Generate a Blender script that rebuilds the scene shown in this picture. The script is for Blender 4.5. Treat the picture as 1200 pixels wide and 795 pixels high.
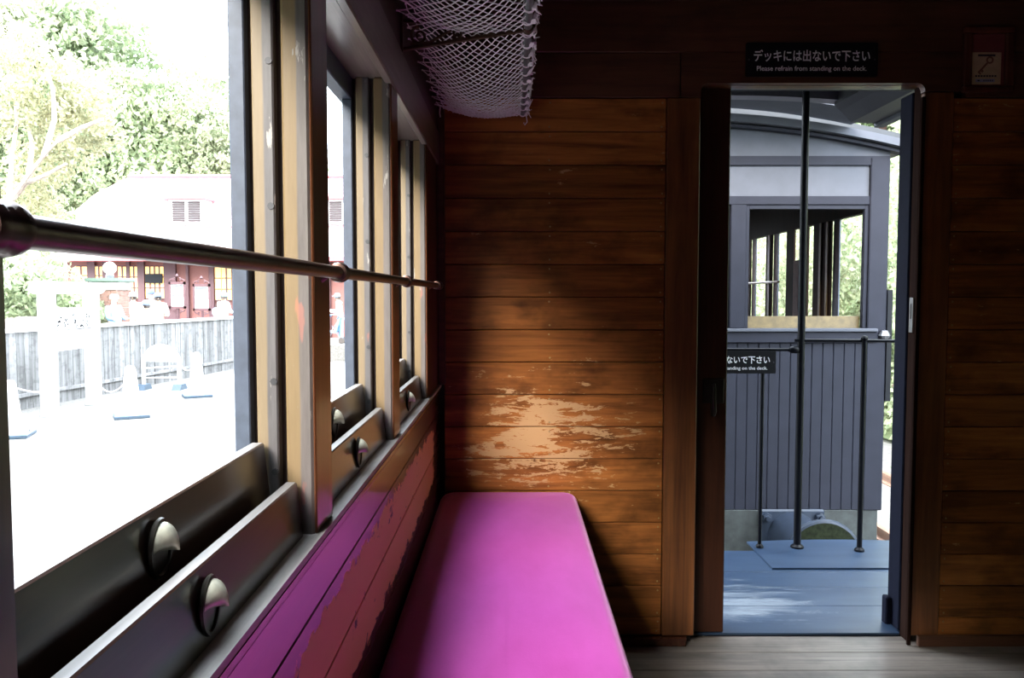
import bpy, bmesh, math, random
from mathutils import Vector, Matrix, noise
R = math.radians
scene = bpy.context.scene
for o in list(bpy.data.objects): bpy.data.objects.remove(o)
C = scene.collection

# ------------------------------------------------------------------ camera, sky, light
EYE = 1.164
FPX = 28/36*1200
PITCH = math.atan(51.5/FPX)
cam_d = bpy.data.cameras.new('camera'); cam_d.lens = 28; cam_d.sensor_width = 36; cam_d.clip_start = .02; cam_d.clip_end = 400
cam = bpy.data.objects.new('camera', cam_d); C.objects.link(cam)
cam.location = (0, 0, EYE); cam.rotation_euler = (math.pi/2-PITCH, 0, 0)
scene.camera = cam
w = bpy.data.worlds.new('sky'); scene.world = w; w.use_nodes = True
bgn = w.node_tree.nodes['Background']
bgn.inputs[0].default_value = (.80, .90, 1.0, 1); bgn.inputs[1].default_value = 18.0
sd = bpy.data.lights.new('sun', 'SUN'); sd.energy = 12.0; sd.angle = R(28); sd.color = (1, .90, .76)
sun = bpy.data.objects.new('sun', sd); C.objects.link(sun)
sun.rotation_euler = Vector((.5, 1.0, -.72)).to_track_quat('-Z', 'Y').to_euler()
scene.view_settings.view_transform = 'Standard'; scene.view_settings.look = 'None'
scene.view_settings.gamma = 1; scene.view_settings.use_curve_mapping = False
scene.view_settings.exposure = 0.0
scene.cycles.max_bounces = 10; scene.cycles.diffuse_bounces = 5; scene.cycles.transparent_max_bounces = 16

# a pixel gives a direction; the distance comes from the plane the thing stands on or in
def ray(px, py):
    u = (px-600)/FPX; v = -(py-397.5)/FPX
    return Vector((u, math.cos(PITCH)+v*math.sin(PITCH), -math.sin(PITCH)+v*math.cos(PITCH)))
def onY(px, py, Y): d = ray(px, py); t = Y/d.y; return Vector((d.x*t, Y, EYE+d.z*t))
def onX(px, py, X): d = ray(px, py); t = X/d.x; return Vector((X, d.y*t, EYE+d.z*t))
def onZ(px, py, Z): d = ray(px, py); t = (Z-EYE)/d.z; return Vector((d.x*t, d.y*t, Z))

# ------------------------------------------------------------------ mesh helpers
class MB:
    def __init__(s): s.v = []; s.f = []; s.m = []
    def add(s, vs, fs, m=0):
        b = len(s.v); s.v += [tuple(v) for v in vs]
        for f in fs: s.f.append([i+b for i in f]); s.m.append(m)
        return s
    def box(s, x0, x1, y0, y1, z0, z1, m=0, top=None):
        vs = [(x, y, z) for z in (z0, z1) for y in (y0, y1) for x in (x0, x1)]
        s.add(vs, [(0, 2, 3, 1), (0, 1, 5, 4), (1, 3, 7, 5), (3, 2, 6, 7), (2, 0, 4, 6)], m)
        s.add(vs, [(4, 5, 7, 6)], m if top is None else top); return s
    def obox(s, c, h, M=None, m=0):
        M = M or Matrix()
        c = Vector(c)
        vs = [c+(M @ Vector((sx*h[0], sy*h[1], sz*h[2]))) for sz in (-1, 1) for sy in (-1, 1) for sx in (-1, 1)]
        return s.add(vs, [(0, 2, 3, 1), (0, 1, 5, 4), (1, 3, 7, 5), (3, 2, 6, 7), (2, 0, 4, 6), (4, 5, 7, 6)], m)
    def bar(s, a, b, wx, wz, m=0):
        a = Vector(a); b = Vector(b); d = b-a
        M = d.to_track_quat('Y', 'Z').to_matrix()
        return s.obox((a+b)/2, (wx/2, d.length/2, wz/2), M, m)
    def tube(s, pts, r, n=8, m=0, closed=False, caps=True):
        pts = [Vector(p) for p in pts]; k = len(pts)
        rs = r if isinstance(r, (list, tuple)) else [r]*k
        ref = None; vs = []
        for i, p in enumerate(pts):
            if closed: t = pts[(i+1) % k]-pts[i-1]
            else: t = pts[min(i+1, k-1)]-pts[max(i-1, 0)]
            if t.length < 1e-9: t = Vector((0, 0, 1))
            t.normalize()
            if ref is None: ref = t.orthogonal().normalized()
            ref = ref-t*ref.dot(t)
            if ref.length < 1e-6: ref = t.orthogonal()
            ref.normalize(); bi = t.cross(ref)
            for j in range(n):
                a = 2*math.pi*j/n
                vs.append(p+(ref*math.cos(a)+bi*math.sin(a))*rs[i])
        fs = []
        for i in range(k if closed else k-1):
            for j in range(n):
                i2 = (i+1) % k
                fs.append((i*n+j, i*n+(j+1) % n, i2*n+(j+1) % n, i2*n+j))
        if caps and not closed: fs += [tuple(range(n))[::-1], tuple((k-1)*n+j for j in range(n))]
        return s.add(vs, fs, m)
    def lathe(s, prof, c, axis='Z', n=16, m=0, sx=1, sy=1):
        c = Vector(c); vs = []; k = len(prof)
        for r, h in prof:
            for j in range(n):
                a = 2*math.pi*j/n; p, q = r*math.cos(a)*sx, r*math.sin(a)*sy
                vs.append(c+Vector({'Z': (p, q, h), 'X': (h, p, q), 'Y': (q, h, p)}[axis]))
        fs = [(i*n+j, i*n+(j+1) % n, (i+1)*n+(j+1) % n, (i+1)*n+j) for i in range(k-1) for j in range(n)]
        if prof[0][0] > 1e-6: fs.append(tuple(range(n))[::-1])
        if prof[-1][0] > 1e-6: fs.append(tuple((k-1)*n+j for j in range(n)))
        return s.add(vs, fs, m)
    def prism(s, poly, a, b, plane='XZ', m=0):
        n = len(poly)
        def P(u, v, h): return {'XZ': (u, h, v), 'YZ': (h, u, v), 'XY': (u, v, h)}[plane]
        vs = [P(u, v, a) for u, v in poly]+[P(u, v, b) for u, v in poly]
        return s.add(vs, [tuple(range(n)), tuple(range(2*n-1, n-1, -1))]+[(i, i+n, (i+1) % n+n, (i+1) % n) for i in range(n)], m)
    def mesh(s, name, mats, off=(0, 0, 0), smooth=False, bevel=0, seg=1, weld=False):
        me = bpy.data.meshes.new(name)
        ox, oy, oz = off
        me.from_pydata([(x-ox, y-oy, z-oz) for x, y, z in s.v], [], s.f)
        for mt in mats: me.materials.append(mt)
        me.polygons.foreach_set('material_index', s.m)
        bm = bmesh.new(); bm.from_mesh(me)
        if weld: bmesh.ops.remove_doubles(bm, verts=bm.verts, dist=1e-6)
        bmesh.ops.delete(bm, geom=[v for v in bm.verts if not v.link_faces], context='VERTS')
        if bevel:
            bmesh.ops.remove_doubles(bm, verts=bm.verts, dist=1e-7)
            bmesh.ops.recalc_face_normals(bm, faces=bm.faces)
            bmesh.ops.bevel(bm, geom=[e for e in bm.edges if e.is_manifold and e.calc_face_angle(0) > .6], offset=bevel, segments=seg, affect='EDGES', profile=.5, clamp_overlap=True)
        else: bmesh.ops.recalc_face_normals(bm, faces=bm.faces)
        bm.to_mesh(me); bm.free()
        if smooth:
            me.polygons.foreach_set('use_smooth', [True]*len(me.polygons))
            try: me.set_sharp_from_angle(angle=R(40))
            except Exception: pass
        return me
    def build(s, name, mat, parent=None, smooth=False, bevel=0, seg=1, loc=None, weld=False):
        mats = mat if isinstance(mat, list) else [mat]
        if loc is None: loc = (0, 0, 0)
        off = WORLD(parent) if parent else Vector(loc)
        o = bpy.data.objects.new(name, s.mesh(name, mats, off, smooth, bevel, seg, weld)); C.objects.link(o)
        if parent: o.parent = parent
        else: o.location = loc
        return o
def WORLD(o):
    p = Vector((0, 0, 0))
    while o: p = p+o.location; o = o.parent
    return p
def empty(name, loc=(0, 0, 0), parent=None):
    o = bpy.data.objects.new(name, None); C.objects.link(o); o.empty_display_size = .1
    if parent: o.parent = parent; o.location = Vector(loc)-WORLD(parent)
    else: o.location = loc
    return o
def tag(o, label=None, cat=None, group=None, kind=None):
    if label: o['label'] = label
    if cat: o['category'] = cat
    if group: o['group'] = group
    if kind: o['kind'] = kind
    return o
def S(o): o['kind'] = 'structure'; return o
def copy_tree(o, parent=None):
    c = o.copy(); C.objects.link(c); c.parent = parent
    for ch in list(o.children): copy_tree(ch, c)
    return c
def text_mb(txt, size, origin, plane='XZ', bold=0, mb=None, m=0, center=False, xscale=1, depth=.0006, flip=1):
    cu = bpy.data.curves.new('t', 'FONT'); cu.body = txt; cu.size = size; cu.offset = bold; cu.resolution_u = 3
    ob = bpy.data.objects.new('t', cu); C.objects.link(ob)
    bpy.context.view_layer.update()
    me = bpy.data.meshes.new_from_object(ob.evaluated_get(bpy.context.evaluated_depsgraph_get()))
    vs = [v.co.copy() for v in me.vertices]; fs = [tuple(p.vertices) for p in me.polygons]
    bpy.data.objects.remove(ob); bpy.data.curves.remove(cu); bpy.data.meshes.remove(me)
    mb = mb or MB()
    if not vs: return mb, 0
    x0 = min(v.x for v in vs); x1 = max(v.x for v in vs); wd = (x1-x0)*xscale
    ox, oy, oz = origin
    if center: ox -= wd/2
    mb.add([(ox+(v.x-x0)*xscale, oy, oz+v.y) for v in vs], fs, m)
    return mb, wd

# ------------------------------------------------------------------ materials
def nd(nt, t, **kw):
    n = nt.nodes.new(t)
    for k, v in kw.items():
        if k == 'inp':
            for a, b in v.items(): n.inputs[a].default_value = b
        else: setattr(n, k, v)
    return n
def mk(name):
    m = bpy.data.materials.new(name); m.use_nodes = True; nt = m.node_tree
    return m, nt, nt.nodes['Principled BSDF']
def ramp(nt, fac, stops):
    r = nd(nt, 'ShaderNodeValToRGB'); e = r.color_ramp.elements
    while len(e) > 1: e.remove(e[0])
    for i, (p, c) in enumerate(stops):
        el = e[0] if i == 0 else e.new(p)
        el.position = p; el.color = (*c, 1) if len(c) == 3 else c
    nt.links.new(fac, r.inputs[0]); return r.outputs[0]
def mix(nt, a, b, fac, mode='MIX'):
    n = nd(nt, 'ShaderNodeMix', data_type='RGBA', blend_type=mode)
    for sock, v in ((n.inputs[6], a), (n.inputs[7], b), (n.inputs[0], fac)):
        if isinstance(v, bpy.types.NodeSocket): nt.links.new(v, sock)
        elif isinstance(v, (int, float)): sock.default_value = v
        else: sock.default_value = (*v, 1)
    return n.outputs[2]
def mth(nt, op, a, b=0, c=None, clamp=False):
    n = nd(nt, 'ShaderNodeMath', operation=op, use_clamp=clamp)
    for i, v in enumerate((a, b, c)):
        if v is None: continue
        if isinstance(v, bpy.types.NodeSocket): nt.links.new(v, n.inputs[i])
        else: n.inputs[i].default_value = v
    return n.outputs[0]
def coords(nt, scale=(1, 1, 1), kind='world', loc=None):
    g = nd(nt, 'ShaderNodeNewGeometry').outputs['Position'] if kind == 'world' else nd(nt, 'ShaderNodeTexCoord').outputs['Object']
    mp = nd(nt, 'ShaderNodeMapping'); mp.inputs['Scale'].default_value = scale
    if loc is not None: nt.links.new(loc, mp.inputs['Location'])
    nt.links.new(g, mp.inputs['Vector']); return mp.outputs[0]
def noi(nt, vec, scale, detail=4, rough=.55, dist=0):
    n = nd(nt, 'ShaderNodeTexNoise', inp={'Scale': scale, 'Detail': detail, 'Roughness': rough, 'Distortion': dist})
    nt.links.new(vec, n.inputs['Vector']); return n.outputs[0]
def bump(nt, bs, h, strength=.2, dist=.002):
    b = nd(nt, 'ShaderNodeBump', inp={'Strength': strength, 'Distance': dist})
    nt.links.new(h, b.inputs['Height']); nt.links.new(b.outputs[0], bs.inputs['Normal'])
def plain(name, col, rough=.5, metal=0, spec=.5, var=.12, nscale=30, bmp=.05, coat=0):
    m, nt, b = mk(name)
    n = noi(nt, coords(nt), nscale, 5)
    lo = tuple(c*(1-var) for c in col); hi = tuple(min(1, c*(1+var)) for c in col)
    nt.links.new(ramp(nt, n, [(.3, lo), (.7, hi)]), b.inputs['Base Color'])
    b.inputs['Roughness'].default_value = rough; b.inputs['Metallic'].default_value = metal
    b.inputs['Specular IOR Level'].default_value = spec; b.inputs['Coat Weight'].default_value = coat
    if bmp: bump(nt, b, n, bmp, .002)
    return m
def wood(name, dark, light, grain='X', rough=.4, scale=1.0, tint=.25, coat=0, fine=.5, wear=None, spec=.5, smudge=.5, coat_r=.15):
    """grain runs along the named axis; each separate board is tinted a little differently"""
    m, nt, b = mk(name)
    oi = nd(nt, 'ShaderNodeObjectInfo')
    off = nd(nt, 'ShaderNodeCombineXYZ')
    rnd = mth(nt, 'MULTIPLY', oi.outputs['Random'], 37.0)
    for i in range(3): nt.links.new(rnd, off.inputs[i])
    long_, across = 1.6*scale, 26*scale
    sc = {'X': (long_, across, across), 'Y': (across, long_, across), 'Z': (across, across, long_)}[grain]
    v = coords(nt, sc, 'world', off.outputs[0])
    n1 = noi(nt, v, 1.0, 5, .6, .9)
    n2 = noi(nt, v, 5.0, 3, .6, .3)
    g = mth(nt, 'ADD', mth(nt, 'MULTIPLY', n1, .75), mth(nt, 'MULTIPLY', n2, .25*fine*2))
    col = ramp(nt, g, [(.32, dark), (.5, tuple((a+c)/2 for a, c in zip(dark, light))), (.68, light)])
    sm = noi(nt, coords(nt, (3, 3, 5), 'world', off.outputs[0]), 1.6, 4, .6)
    col = mix(nt, col, tuple(c*.35 for c in dark), mth(nt, 'MULTIPLY', ramp(nt, sm, [(.5, (0, 0, 0)), (.72, (1, 1, 1))]), smudge))
    tv = mth(nt, 'ADD', mth(nt, 'MULTIPLY', oi.outputs['Random'], 2*tint), 1-tint)
    cc = nd(nt, 'ShaderNodeCombineColor')
    for i in range(3): nt.links.new(tv, cc.inputs[i])
    col = mix(nt, col, cc.outputs[0], 1.0, 'MULTIPLY')
    rsock = None
    if wear:   # wear = (function building a 0..1 mask socket, colour)
        mk_, wc = wear; msk = mk_(nt)
        col = mix(nt, col, wc, msk)
        rsock = mth(nt, 'ADD', rough, mth(nt, 'MULTIPLY', msk, .35), clamp=True)
        cw = mth(nt, 'MULTIPLY', mth(nt, 'SUBTRACT', 1.0, msk), coat)
        nt.links.new(cw, b.inputs['Coat Weight'])
    else: b.inputs['Coat Weight'].default_value = coat
    b.inputs['Coat Roughness'].default_value = coat_r
    nt.links.new(col, b.inputs['Base Color'])
    if rsock: nt.links.new(rsock, b.inputs['Roughness'])
    else: b.inputs['Roughness'].default_value = rough
    b.inputs['Specular IOR Level'].default_value = spec
    bump(nt, b, g, .12, .002)
    return m
def sep(nt):
    s = nd(nt, 'ShaderNodeSeparateXYZ'); nt.links.new(nd(nt, 'ShaderNodeNewGeometry').outputs['Position'], s.inputs[0]); return s.outputs
def band(nt, v, a, b, soft):   # 1 between a and b, fading over soft
    u = nd(nt, 'ShaderNodeMapRange', interpolation_type='SMOOTHSTEP', inp={1: a-soft, 2: a+soft}); nt.links.new(v, u.inputs[0])
    d = nd(nt, 'ShaderNodeMapRange', interpolation_type='SMOOTHSTEP', inp={1: b-soft, 2: b+soft, 3: 1, 4: 0}); nt.links.new(v, d.inputs[0])
    return mth(nt, 'MULTIPLY', u.outputs[0], d.outputs[0])
def wear_end(nt):      # varnish rubbed off behind the backs of passengers, flaking along the grain
    x, y, z = sep(nt)
    e = mth(nt, 'MULTIPLY', band(nt, x, -.12, .36, .20), band(nt, z, .52, .88, .15))
    core = mth(nt, 'MULTIPLY', band(nt, x, -.10, .12, .10), band(nt, z, .62, .80, .05))
    n = noi(nt, coords(nt, (13, 13, 52)), 1.0, 9, .70, .5)
    n2 = noi(nt, coords(nt, (3.5, 3.5, 10)), 1.0, 3, .5)
    n3 = noi(nt, coords(nt, (60, 60, 160)), 1.0, 4, .6)
    sg = mth(nt, 'ADD', mth(nt, 'ADD', mth(nt, 'MULTIPLY', n, 1.3), mth(nt, 'MULTIPLY', n2, .55)), mth(nt, 'MULTIPLY', n3, .25))
    t = mth(nt, 'ADD', mth(nt, 'ADD', mth(nt, 'MULTIPLY', e, .27), mth(nt, 'MULTIPLY', core, .11)), sg)
    return ramp(nt, mth(nt, 'SUBTRACT', t, .6), [(.69, (0, 0, 0)), (.73, (1, 1, 1))])
def wear_side(nt):     # bare brown wood on the side wall above the seat
    x, y, z = sep(nt)
    e = mth(nt, 'MULTIPLY', band(nt, z, .585, .775, .035), band(nt, y, .80, 2.42, .12))
    n = noi(nt, coords(nt, (40, 14, 30)), 1.0, 7, .7, .4)
    t = mth(nt, 'ADD', mth(nt, 'MULTIPLY', e, .50), mth(nt, 'MULTIPLY', n, 1.0))
    return ramp(nt, mth(nt, 'SUBTRACT', t, .1), [(.74, (0, 0, 0)), (.77, (1, 1, 1))])
def two_tone(name, a, bcol, xs, grey):   # a worn painted post: one paint to x = xs, then weathered bare wood, chipped
    m, nt, b = mk(name)
    x, y, z = sep(nt)
    n = noi(nt, coords(nt, (30, 30, 3)), 1.0, 6, .6)
    e = mth(nt, 'ADD', x, mth(nt, 'MULTIPLY', mth(nt, 'SUBTRACT', n, .5), .006))
    u = nd(nt, 'ShaderNodeMapRange', inp={1: xs-.0012, 2: xs+.0012}); nt.links.new(e, u.inputs[0])
    g = noi(nt, coords(nt, (120, 120, 10)), 1.0, 5, .7)
    ca = ramp(nt, g, [(.3, tuple(c*.8 for c in a)), (.7, a)])
    cb = ramp(nt, g, [(.3, tuple(c*.6 for c in bcol)), (.7, bcol)])
    col = mix(nt, ca, cb, u.outputs[0])
    ch = noi(nt, coords(nt, (60, 60, 12)), 1.0, 6, .65)
    col = mix(nt, col, (.26, .24, .22), ramp(nt, ch, [(.66, (0, 0, 0)), (.69, (1, 1, 1))]))
    red = noi(nt, coords(nt, (25, 25, 7), 'world'), 1.7, 3, .5)
    col = mix(nt, col, (.42, .12, .08), mth(nt, 'MULTIPLY', ramp(nt, red, [(.70, (0, 0, 0)), (.73, (1, 1, 1))]), .35))
    nt.links.new(col, b.inputs['Base Color']); b.inputs['Roughness'].default_value = .55
    bump(nt, b, g, .1, .002)
    return m
def leafmat(name, c1, c2, trans=.45):
    m, nt, b = mk(name)
    n = noi(nt, coords(nt), 1.3, 4, .6); n2 = noi(nt, coords(nt), 14, 2)
    f = mth(nt, 'ADD', mth(nt, 'MULTIPLY', n, .6), mth(nt, 'MULTIPLY', n2, .4))
    col = ramp(nt, f, [(.36, c1), (.62, c2)])
    nt.links.new(col, b.inputs['Base Color']); b.inputs['Roughness'].default_value = .55
    tr = nd(nt, 'ShaderNodeBsdfTranslucent'); nt.links.new(col, tr.inputs[0])
    mx = nd(nt, 'ShaderNodeMixShader', inp={0: trans})
    out = nt.nodes['Material Output']
    nt.links.new(b.outputs[0], mx.inputs[1]); nt.links.new(tr.outputs[0], mx.inputs[2]); nt.links.new(mx.outputs[0], out.inputs[0])
    return m
def emit(name, col, st):
    m, nt, b = mk(name); b.inputs['Base Color'].default_value = (*col, 1)
    b.inputs['Emission Color'].default_value = (*col, 1); b.inputs['Emission Strength'].default_value = st
    return m

M = {}
M['wall_wood'] = wood('varnished_wall_planks', (.11, .036, .010), (.43, .155, .038), 'X', .36, tint=.22, coat=.0, spec=.25, wear=(wear_end, (.46, .27, .13)), smudge=.75)
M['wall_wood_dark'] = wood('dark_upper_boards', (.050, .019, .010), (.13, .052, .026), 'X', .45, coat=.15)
M['stile_wood'] = wood('varnished_stile', (.055, .018, .006), (.20, .075, .022), 'Z', .36, scale=.7, coat=.3, smudge=.25)
M['door_wood'] = wood('dark_door_wood', (.026, .008, .004), (.055, .018, .008), 'Z', .45, coat=.1, spec=.3, smudge=.2)
M['jamb_wood'] = wood('worn_jamb_wood', (.010, .005, .004), (.024, .012, .009), 'Z', .9, smudge=.2, spec=.02)
M['side_wood'] = wood('varnished_side_boards', (.035, .010, .004), (.10, .030, .011), 'Y', .30, coat=.9, coat_r=.10, tint=.12, wear=(wear_side, (.80, .46, .20)), smudge=.3)
M['sill_wood'] = wood('weathered_sill', (.17, .15, .14), (.42, .40, .39), 'Y', .42, smudge=.35, tint=.05)
M['cove_wood'] = wood('red_brown_cove', (.05, .014, .008), (.11, .035, .018), 'Y', .25, coat=.6, smudge=.1)
M['sash_wood'] = wood('dark_sash_varnish', (.018, .008, .006), (.050, .022, .014), 'Y', .28, coat=.5, smudge=.3, tint=.08)
M['sash_top'] = wood('bleached_sash_edge', (.12, .11, .105), (.26, .245, .235), 'Y', .5, smudge=.15, tint=.05)
M['casing_wood'] = wood('post_casing_varnish', (.050, .017, .007), (.13, .045, .017), 'Z', .28, coat=.6, smudge=.2, tint=.08)
M['head_wood'] = wood('window_head_wood', (.11, .085, .075), (.26, .21, .19), 'Y', .30, coat=.3, smudge=.3, tint=.05)
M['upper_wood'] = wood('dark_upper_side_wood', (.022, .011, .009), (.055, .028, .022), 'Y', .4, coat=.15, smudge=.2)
M['outer_paint'] = plain('blue_grey_outer_paint', (.050, .064, .095), .55, var=.18, nscale=60)
M['bead'] = two_tone('parting_bead_paint', (.19, .140, .082), (.105, .097, .100), -.2945, 1)
M['inner'] = two_tone('inner_post_paint', (.18, .122, .058), (.115, .098, .092), -.2555, 1)
M['jamb_paint'] = plain('dark_blue_jamb_paint', (.004, .005, .013), .8, spec=.08)
M['core'] = plain('dark_groove', (.035, .022, .020), .6)
M['floor'] = wood('scuffed_floor_boards', (.082, .068, .058), (.23, .197, .172), 'X', .42, tint=.12, smudge=.6)
M['ceil'] = plain('dark_ceiling_paint', (.07, .045, .035), .6)
M['gap'] = plain('black_joint', (.012, .007, .005), .8)
M['nail'] = plain('dull_brass_nail', (.33, .24, .12), .4, .9)
M['brass'] = plain('aged_brass', (.46, .46, .38), .30, .35, nscale=90, var=.25)
M['brass_dark'] = plain('blackened_brass', (.035, .032, .028), .35, .6)
M['rail'] = plain('bronze_rail', (.10, .06, .05), .32, .85, nscale=60, var=.2)
M['pipe'] = plain('grey_iron_pipe', (.16, .165, .18), .4, .6)
M['bracket'] = plain('bronze_bracket', (.085, .05, .035), .4, .7)
M['cord'] = plain('cotton_net_cord', (.86, .80, .86), .9, nscale=200)
M['sign_black'] = plain('black_sign_plate', (.008, .008, .010), .6, spec=.2)
M['sign_white'] = plain('sign_lettering', (.92, .93, .95), .6, bmp=0)
M['screw'] = plain('grey_screw', (.05, .05, .055), .5, .4)
M['frame'] = wood('notice_frame_wood', (.06, .016, .010), (.13, .038, .020), 'Z', .4, smudge=.2)
M['paper'] = plain('buff_notice_paper', (.55, .40, .24), .7, bmp=0)
M['paper_red'] = plain('maroon_notice_card', (.16, .035, .035), .7, bmp=0)
M['ink'] = plain('notice_ink', (.03, .03, .035), .7, bmp=0)
M['key'] = plain('key_print', (.19, .085, .05), .7, bmp=0)
M['blue_label'] = plain('notice_blue_strip', (.30, .30, .50), .7, bmp=0)
M['iron'] = plain('black_gate_iron', (.003, .0035, .006), .4, 0, spec=.15)
M['latch'] = plain('steel_latch', (.16, .155, .15), .35, .9)
M['deck'] = None
M['car'] = plain('blue_grey_carriage_paint', (.014, .015, .023), .6, spec=.15, nscale=9, var=.10, bmp=.02)
M['car_light'] = plain('pale_grey_carriage_paint', (.064, .068, .084), .6, spec=.2, nscale=9, var=.08, bmp=.02)
M['car_dark'] = plain('dark_canopy_paint', (.014, .015, .019), .5)
M['canopy_rib'] = plain('canopy_rib_paint', (.07, .068, .085), .35)
M['beam'] = plain('mossy_buffer_beam', (.022, .026, .025), .7, nscale=18, var=.4)
M['buffer'] = plain('buffer_paint', (.020, .027, .042), .4, 0, spec=.3)
M['moss'] = plain('mossy_disc', (.010, .013, .006), .7, 0, spec=.1, nscale=40, var=.7)
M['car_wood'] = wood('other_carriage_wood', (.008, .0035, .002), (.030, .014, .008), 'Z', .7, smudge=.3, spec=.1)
M['car_tan'] = plain('yellow_sash_wood', (.105, .072, .026), .5, nscale=25, var=.3)
M['gravel'] = plain('pale_gravel', (.13, .122, .112), .9, nscale=25, var=.35, bmp=.4)
M['rust'] = plain('rusty_rail', (.20, .11, .07), .6, .3)
M['stump'] = plain('weathered_stump', (.42, .36, .32), .8, nscale=14, var=.3, bmp=.4)
M['fence'] = wood('silvered_fence_boards', (.065, .062, .062), (.24, .235, .235), 'Z', .8, scale=.25, tint=.2, smudge=.5)
M['white_paint'] = plain('white_paint', (.82, .82, .80), .5, var=.03)
M['rubber'] = plain('blue_black_rubber', (.045, .07, .10), .6)
M['roof'] = plain('glare_paled_red_roof', (.62, .40, .41), .7, nscale=3, var=.08)  # red roof lightened in its base colour to imitate overexposure glare
M['roof_trim'] = plain('red_roof_trim', (.34, .07, .08), .6)
M['bwall'] = plain('red_brown_boards', (.17, .065, .055), .7)
M['bpost'] = plain('dark_red_posts', (.075, .030, .035), .6)
M['lit'] = emit('warm_lit_pane', (1.0, .62, .20), .75)
M['shutter'] = plain('dormer_louvre', (.030, .020, .022), .7)
M['brick'] = plain('orange_brick', (.19, .105, .08), .8, nscale=8, var=.25)
M['mint'] = plain('pale_green_cap', (.10, .15, .115), .6)
M['globe'] = emit('milk_glass_globe', (.95, .93, .90), .3)
M['bark'] = plain('pale_bark', (.36, .30, .26), .8, nscale=10, var=.3)
M['leaf'] = leafmat('mixed_green_leaves', (.14, .19, .10), (.40, .45, .27))
M['leaf_y'] = leafmat('yellowing_leaves', (.20, .21, .12), (.42, .40, .24))
M['leaf_d'] = leafmat('dark_leaves', (.08, .115, .055), (.20, .245, .12))
M['leaf_p'] = leafmat('pale_mixed_leaves', (.14, .19, .09), (.40, .40, .27))
M['skin'] = plain('skin', (.62, .40, .30), .6, var=.05)
M['hair'] = plain('dark_hair', (.05, .04, .035), .6)

def cushion_mat():
    m, nt, b = mk('magenta_velvet')
    n = noi(nt, coords(nt, (5, 2, 5)), 1.4, 5, .6); n2 = noi(nt, coords(nt), 420, 2)
    col = ramp(nt, n, [(.3, (.40, .024, .27)), (.7, (.50, .050, .38))])
    nt.links.new(col, b.inputs['Base Color']); b.inputs['Roughness'].default_value = .75
    b.inputs['Sheen Weight'].default_value = .55; b.inputs['Sheen Roughness'].default_value = .4; b.inputs['Sheen Tint'].default_value = (1, .55, .85, 1)
    bump(nt, b, mth(nt, 'ADD', n2, mth(nt, 'MULTIPLY', n, 2.0)), .15, .002)
    return m
M['cushion'] = cushion_mat()
def deck_mat():
    m, nt, b = mk('worn_deck_paint')
    n = noi(nt, coords(nt, (3.2, 15, 6)), 1.3, 10, .74, .6); x, y, z = sep(nt)
    base = ramp(nt, noi(nt, coords(nt, (3, 12, 3)), 1.0, 5), [(.35, (.011, .025, .054)), (.65, (.022, .040, .074))])
    e = mth(nt, 'MULTIPLY', band(nt, y, 2.78, 3.18, .16), band(nt, x, .6, 1.12, .22))
    t = mth(nt, 'ADD', n, mth(nt, 'MULTIPLY', e, .26))
    w_ = ramp(nt, t, [(.64, (0, 0, 0)), (.84, (1, 1, 1))])
    nt.links.new(mix(nt, base, (.16, .185, .22), w_), b.inputs['Base Color'])
    b.inputs['Roughness'].default_value = .38
    bump(nt, b, n, .1, .002); return m
M['deck'] = deck_mat()

# ------------------------------------------------------------------ room shell
WY = 2.60            # inner face of the end wall
XI = -.237           # inner face of the window wall
XR = 2.20
YB = -1.15
SILL, HEAD = .873, 1.580
PW, PITCHY = .085, .635
P1 = .955            # near edge of the post after window_1
posts = [P1+PITCHY*k-(.030 if k < 0 else 0) for k in range(-3, 3)]      # near edge of every post
rng = random.Random(7)

floor = S(empty('floor', (0, 0, 0)))
MB().box(XI-.1, XR+.1, YB, WY+.10, -.10, -.022).build('subfloor', M['gap'], floor)
y = WY+.06; k = 0
while y > YB:
    wdt = .125
    MB().box(XI-.02, XR, y-wdt+.004, y, -.022, 0).build('floor_board', M['floor'], floor, bevel=.002)
    y -= wdt
ceil = S(MB().box(-.45, XR+.25, YB-.1, WY+.02, 2.40, 2.46).build('ceiling', M['ceil']))

wr = S(empty('wall_right', (XR, 0, 0)))
for i in range(22):
    MB().box(XR, XR+.08, YB, WY+.15, .109*i, .109*i+.106).build('board', M['side_wood'], wr, bevel=.003)
MB().box(XR+.08, XR+.11, YB, WY+.15, -.1, 2.45).build('backing', M['gap'], wr)
wb = S(empty('wall_rear', (0, YB, 0)))
for i in range(22):
    MB().box(XI-.1, XR+.1, YB-.03, YB, .109*i, .109*i+.106).build('board', M['wall_wood_dark'], wb, bevel=.003)
MB().box(XI-.2, XR+.2, YB-.06, YB-.03, -.1, 2.45).build('backing', M['gap'], wb)

# ---- window wall
wl = S(empty('wall_left', (XI, 0, 0)))
bz = [(.785, .862), (.679, .783), (.573, .677), (.467, .571), (.361, .465), (.255, .359), (.149, .253), (.005, .147)]
for z0, z1 in bz:
    MB().box(XI-.018, XI, YB, WY-.015, z0, z1).build('board', M['side_wood'], wl, bevel=.0025)
MB().box(XI-.024, XI-.018, YB, WY+.02, -.1, .86).build('backing', M['gap'], wl)
MB().box(-.345, -.330, YB, WY+.12, -.1, .845).build('outer_skin', M['outer_paint'], wl)
# sill with rounded nosing and cove below
MB().box(-.2555, XI+.007, YB, WY-.012, SILL-.010, SILL).build('sill', M['sill_wood'], wl, bevel=.003, seg=2)
MB().box(XI-.01, XI+.0065, YB, WY-.012, SILL-.022, SILL-.0105).build('nosing', M['cove_wood'], wl, bevel=.004, seg=3)
MB().box(-.345, -.325, YB, WY+.12, .845, .872).build('outer_sill', M['outer_paint'], wl)
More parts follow.
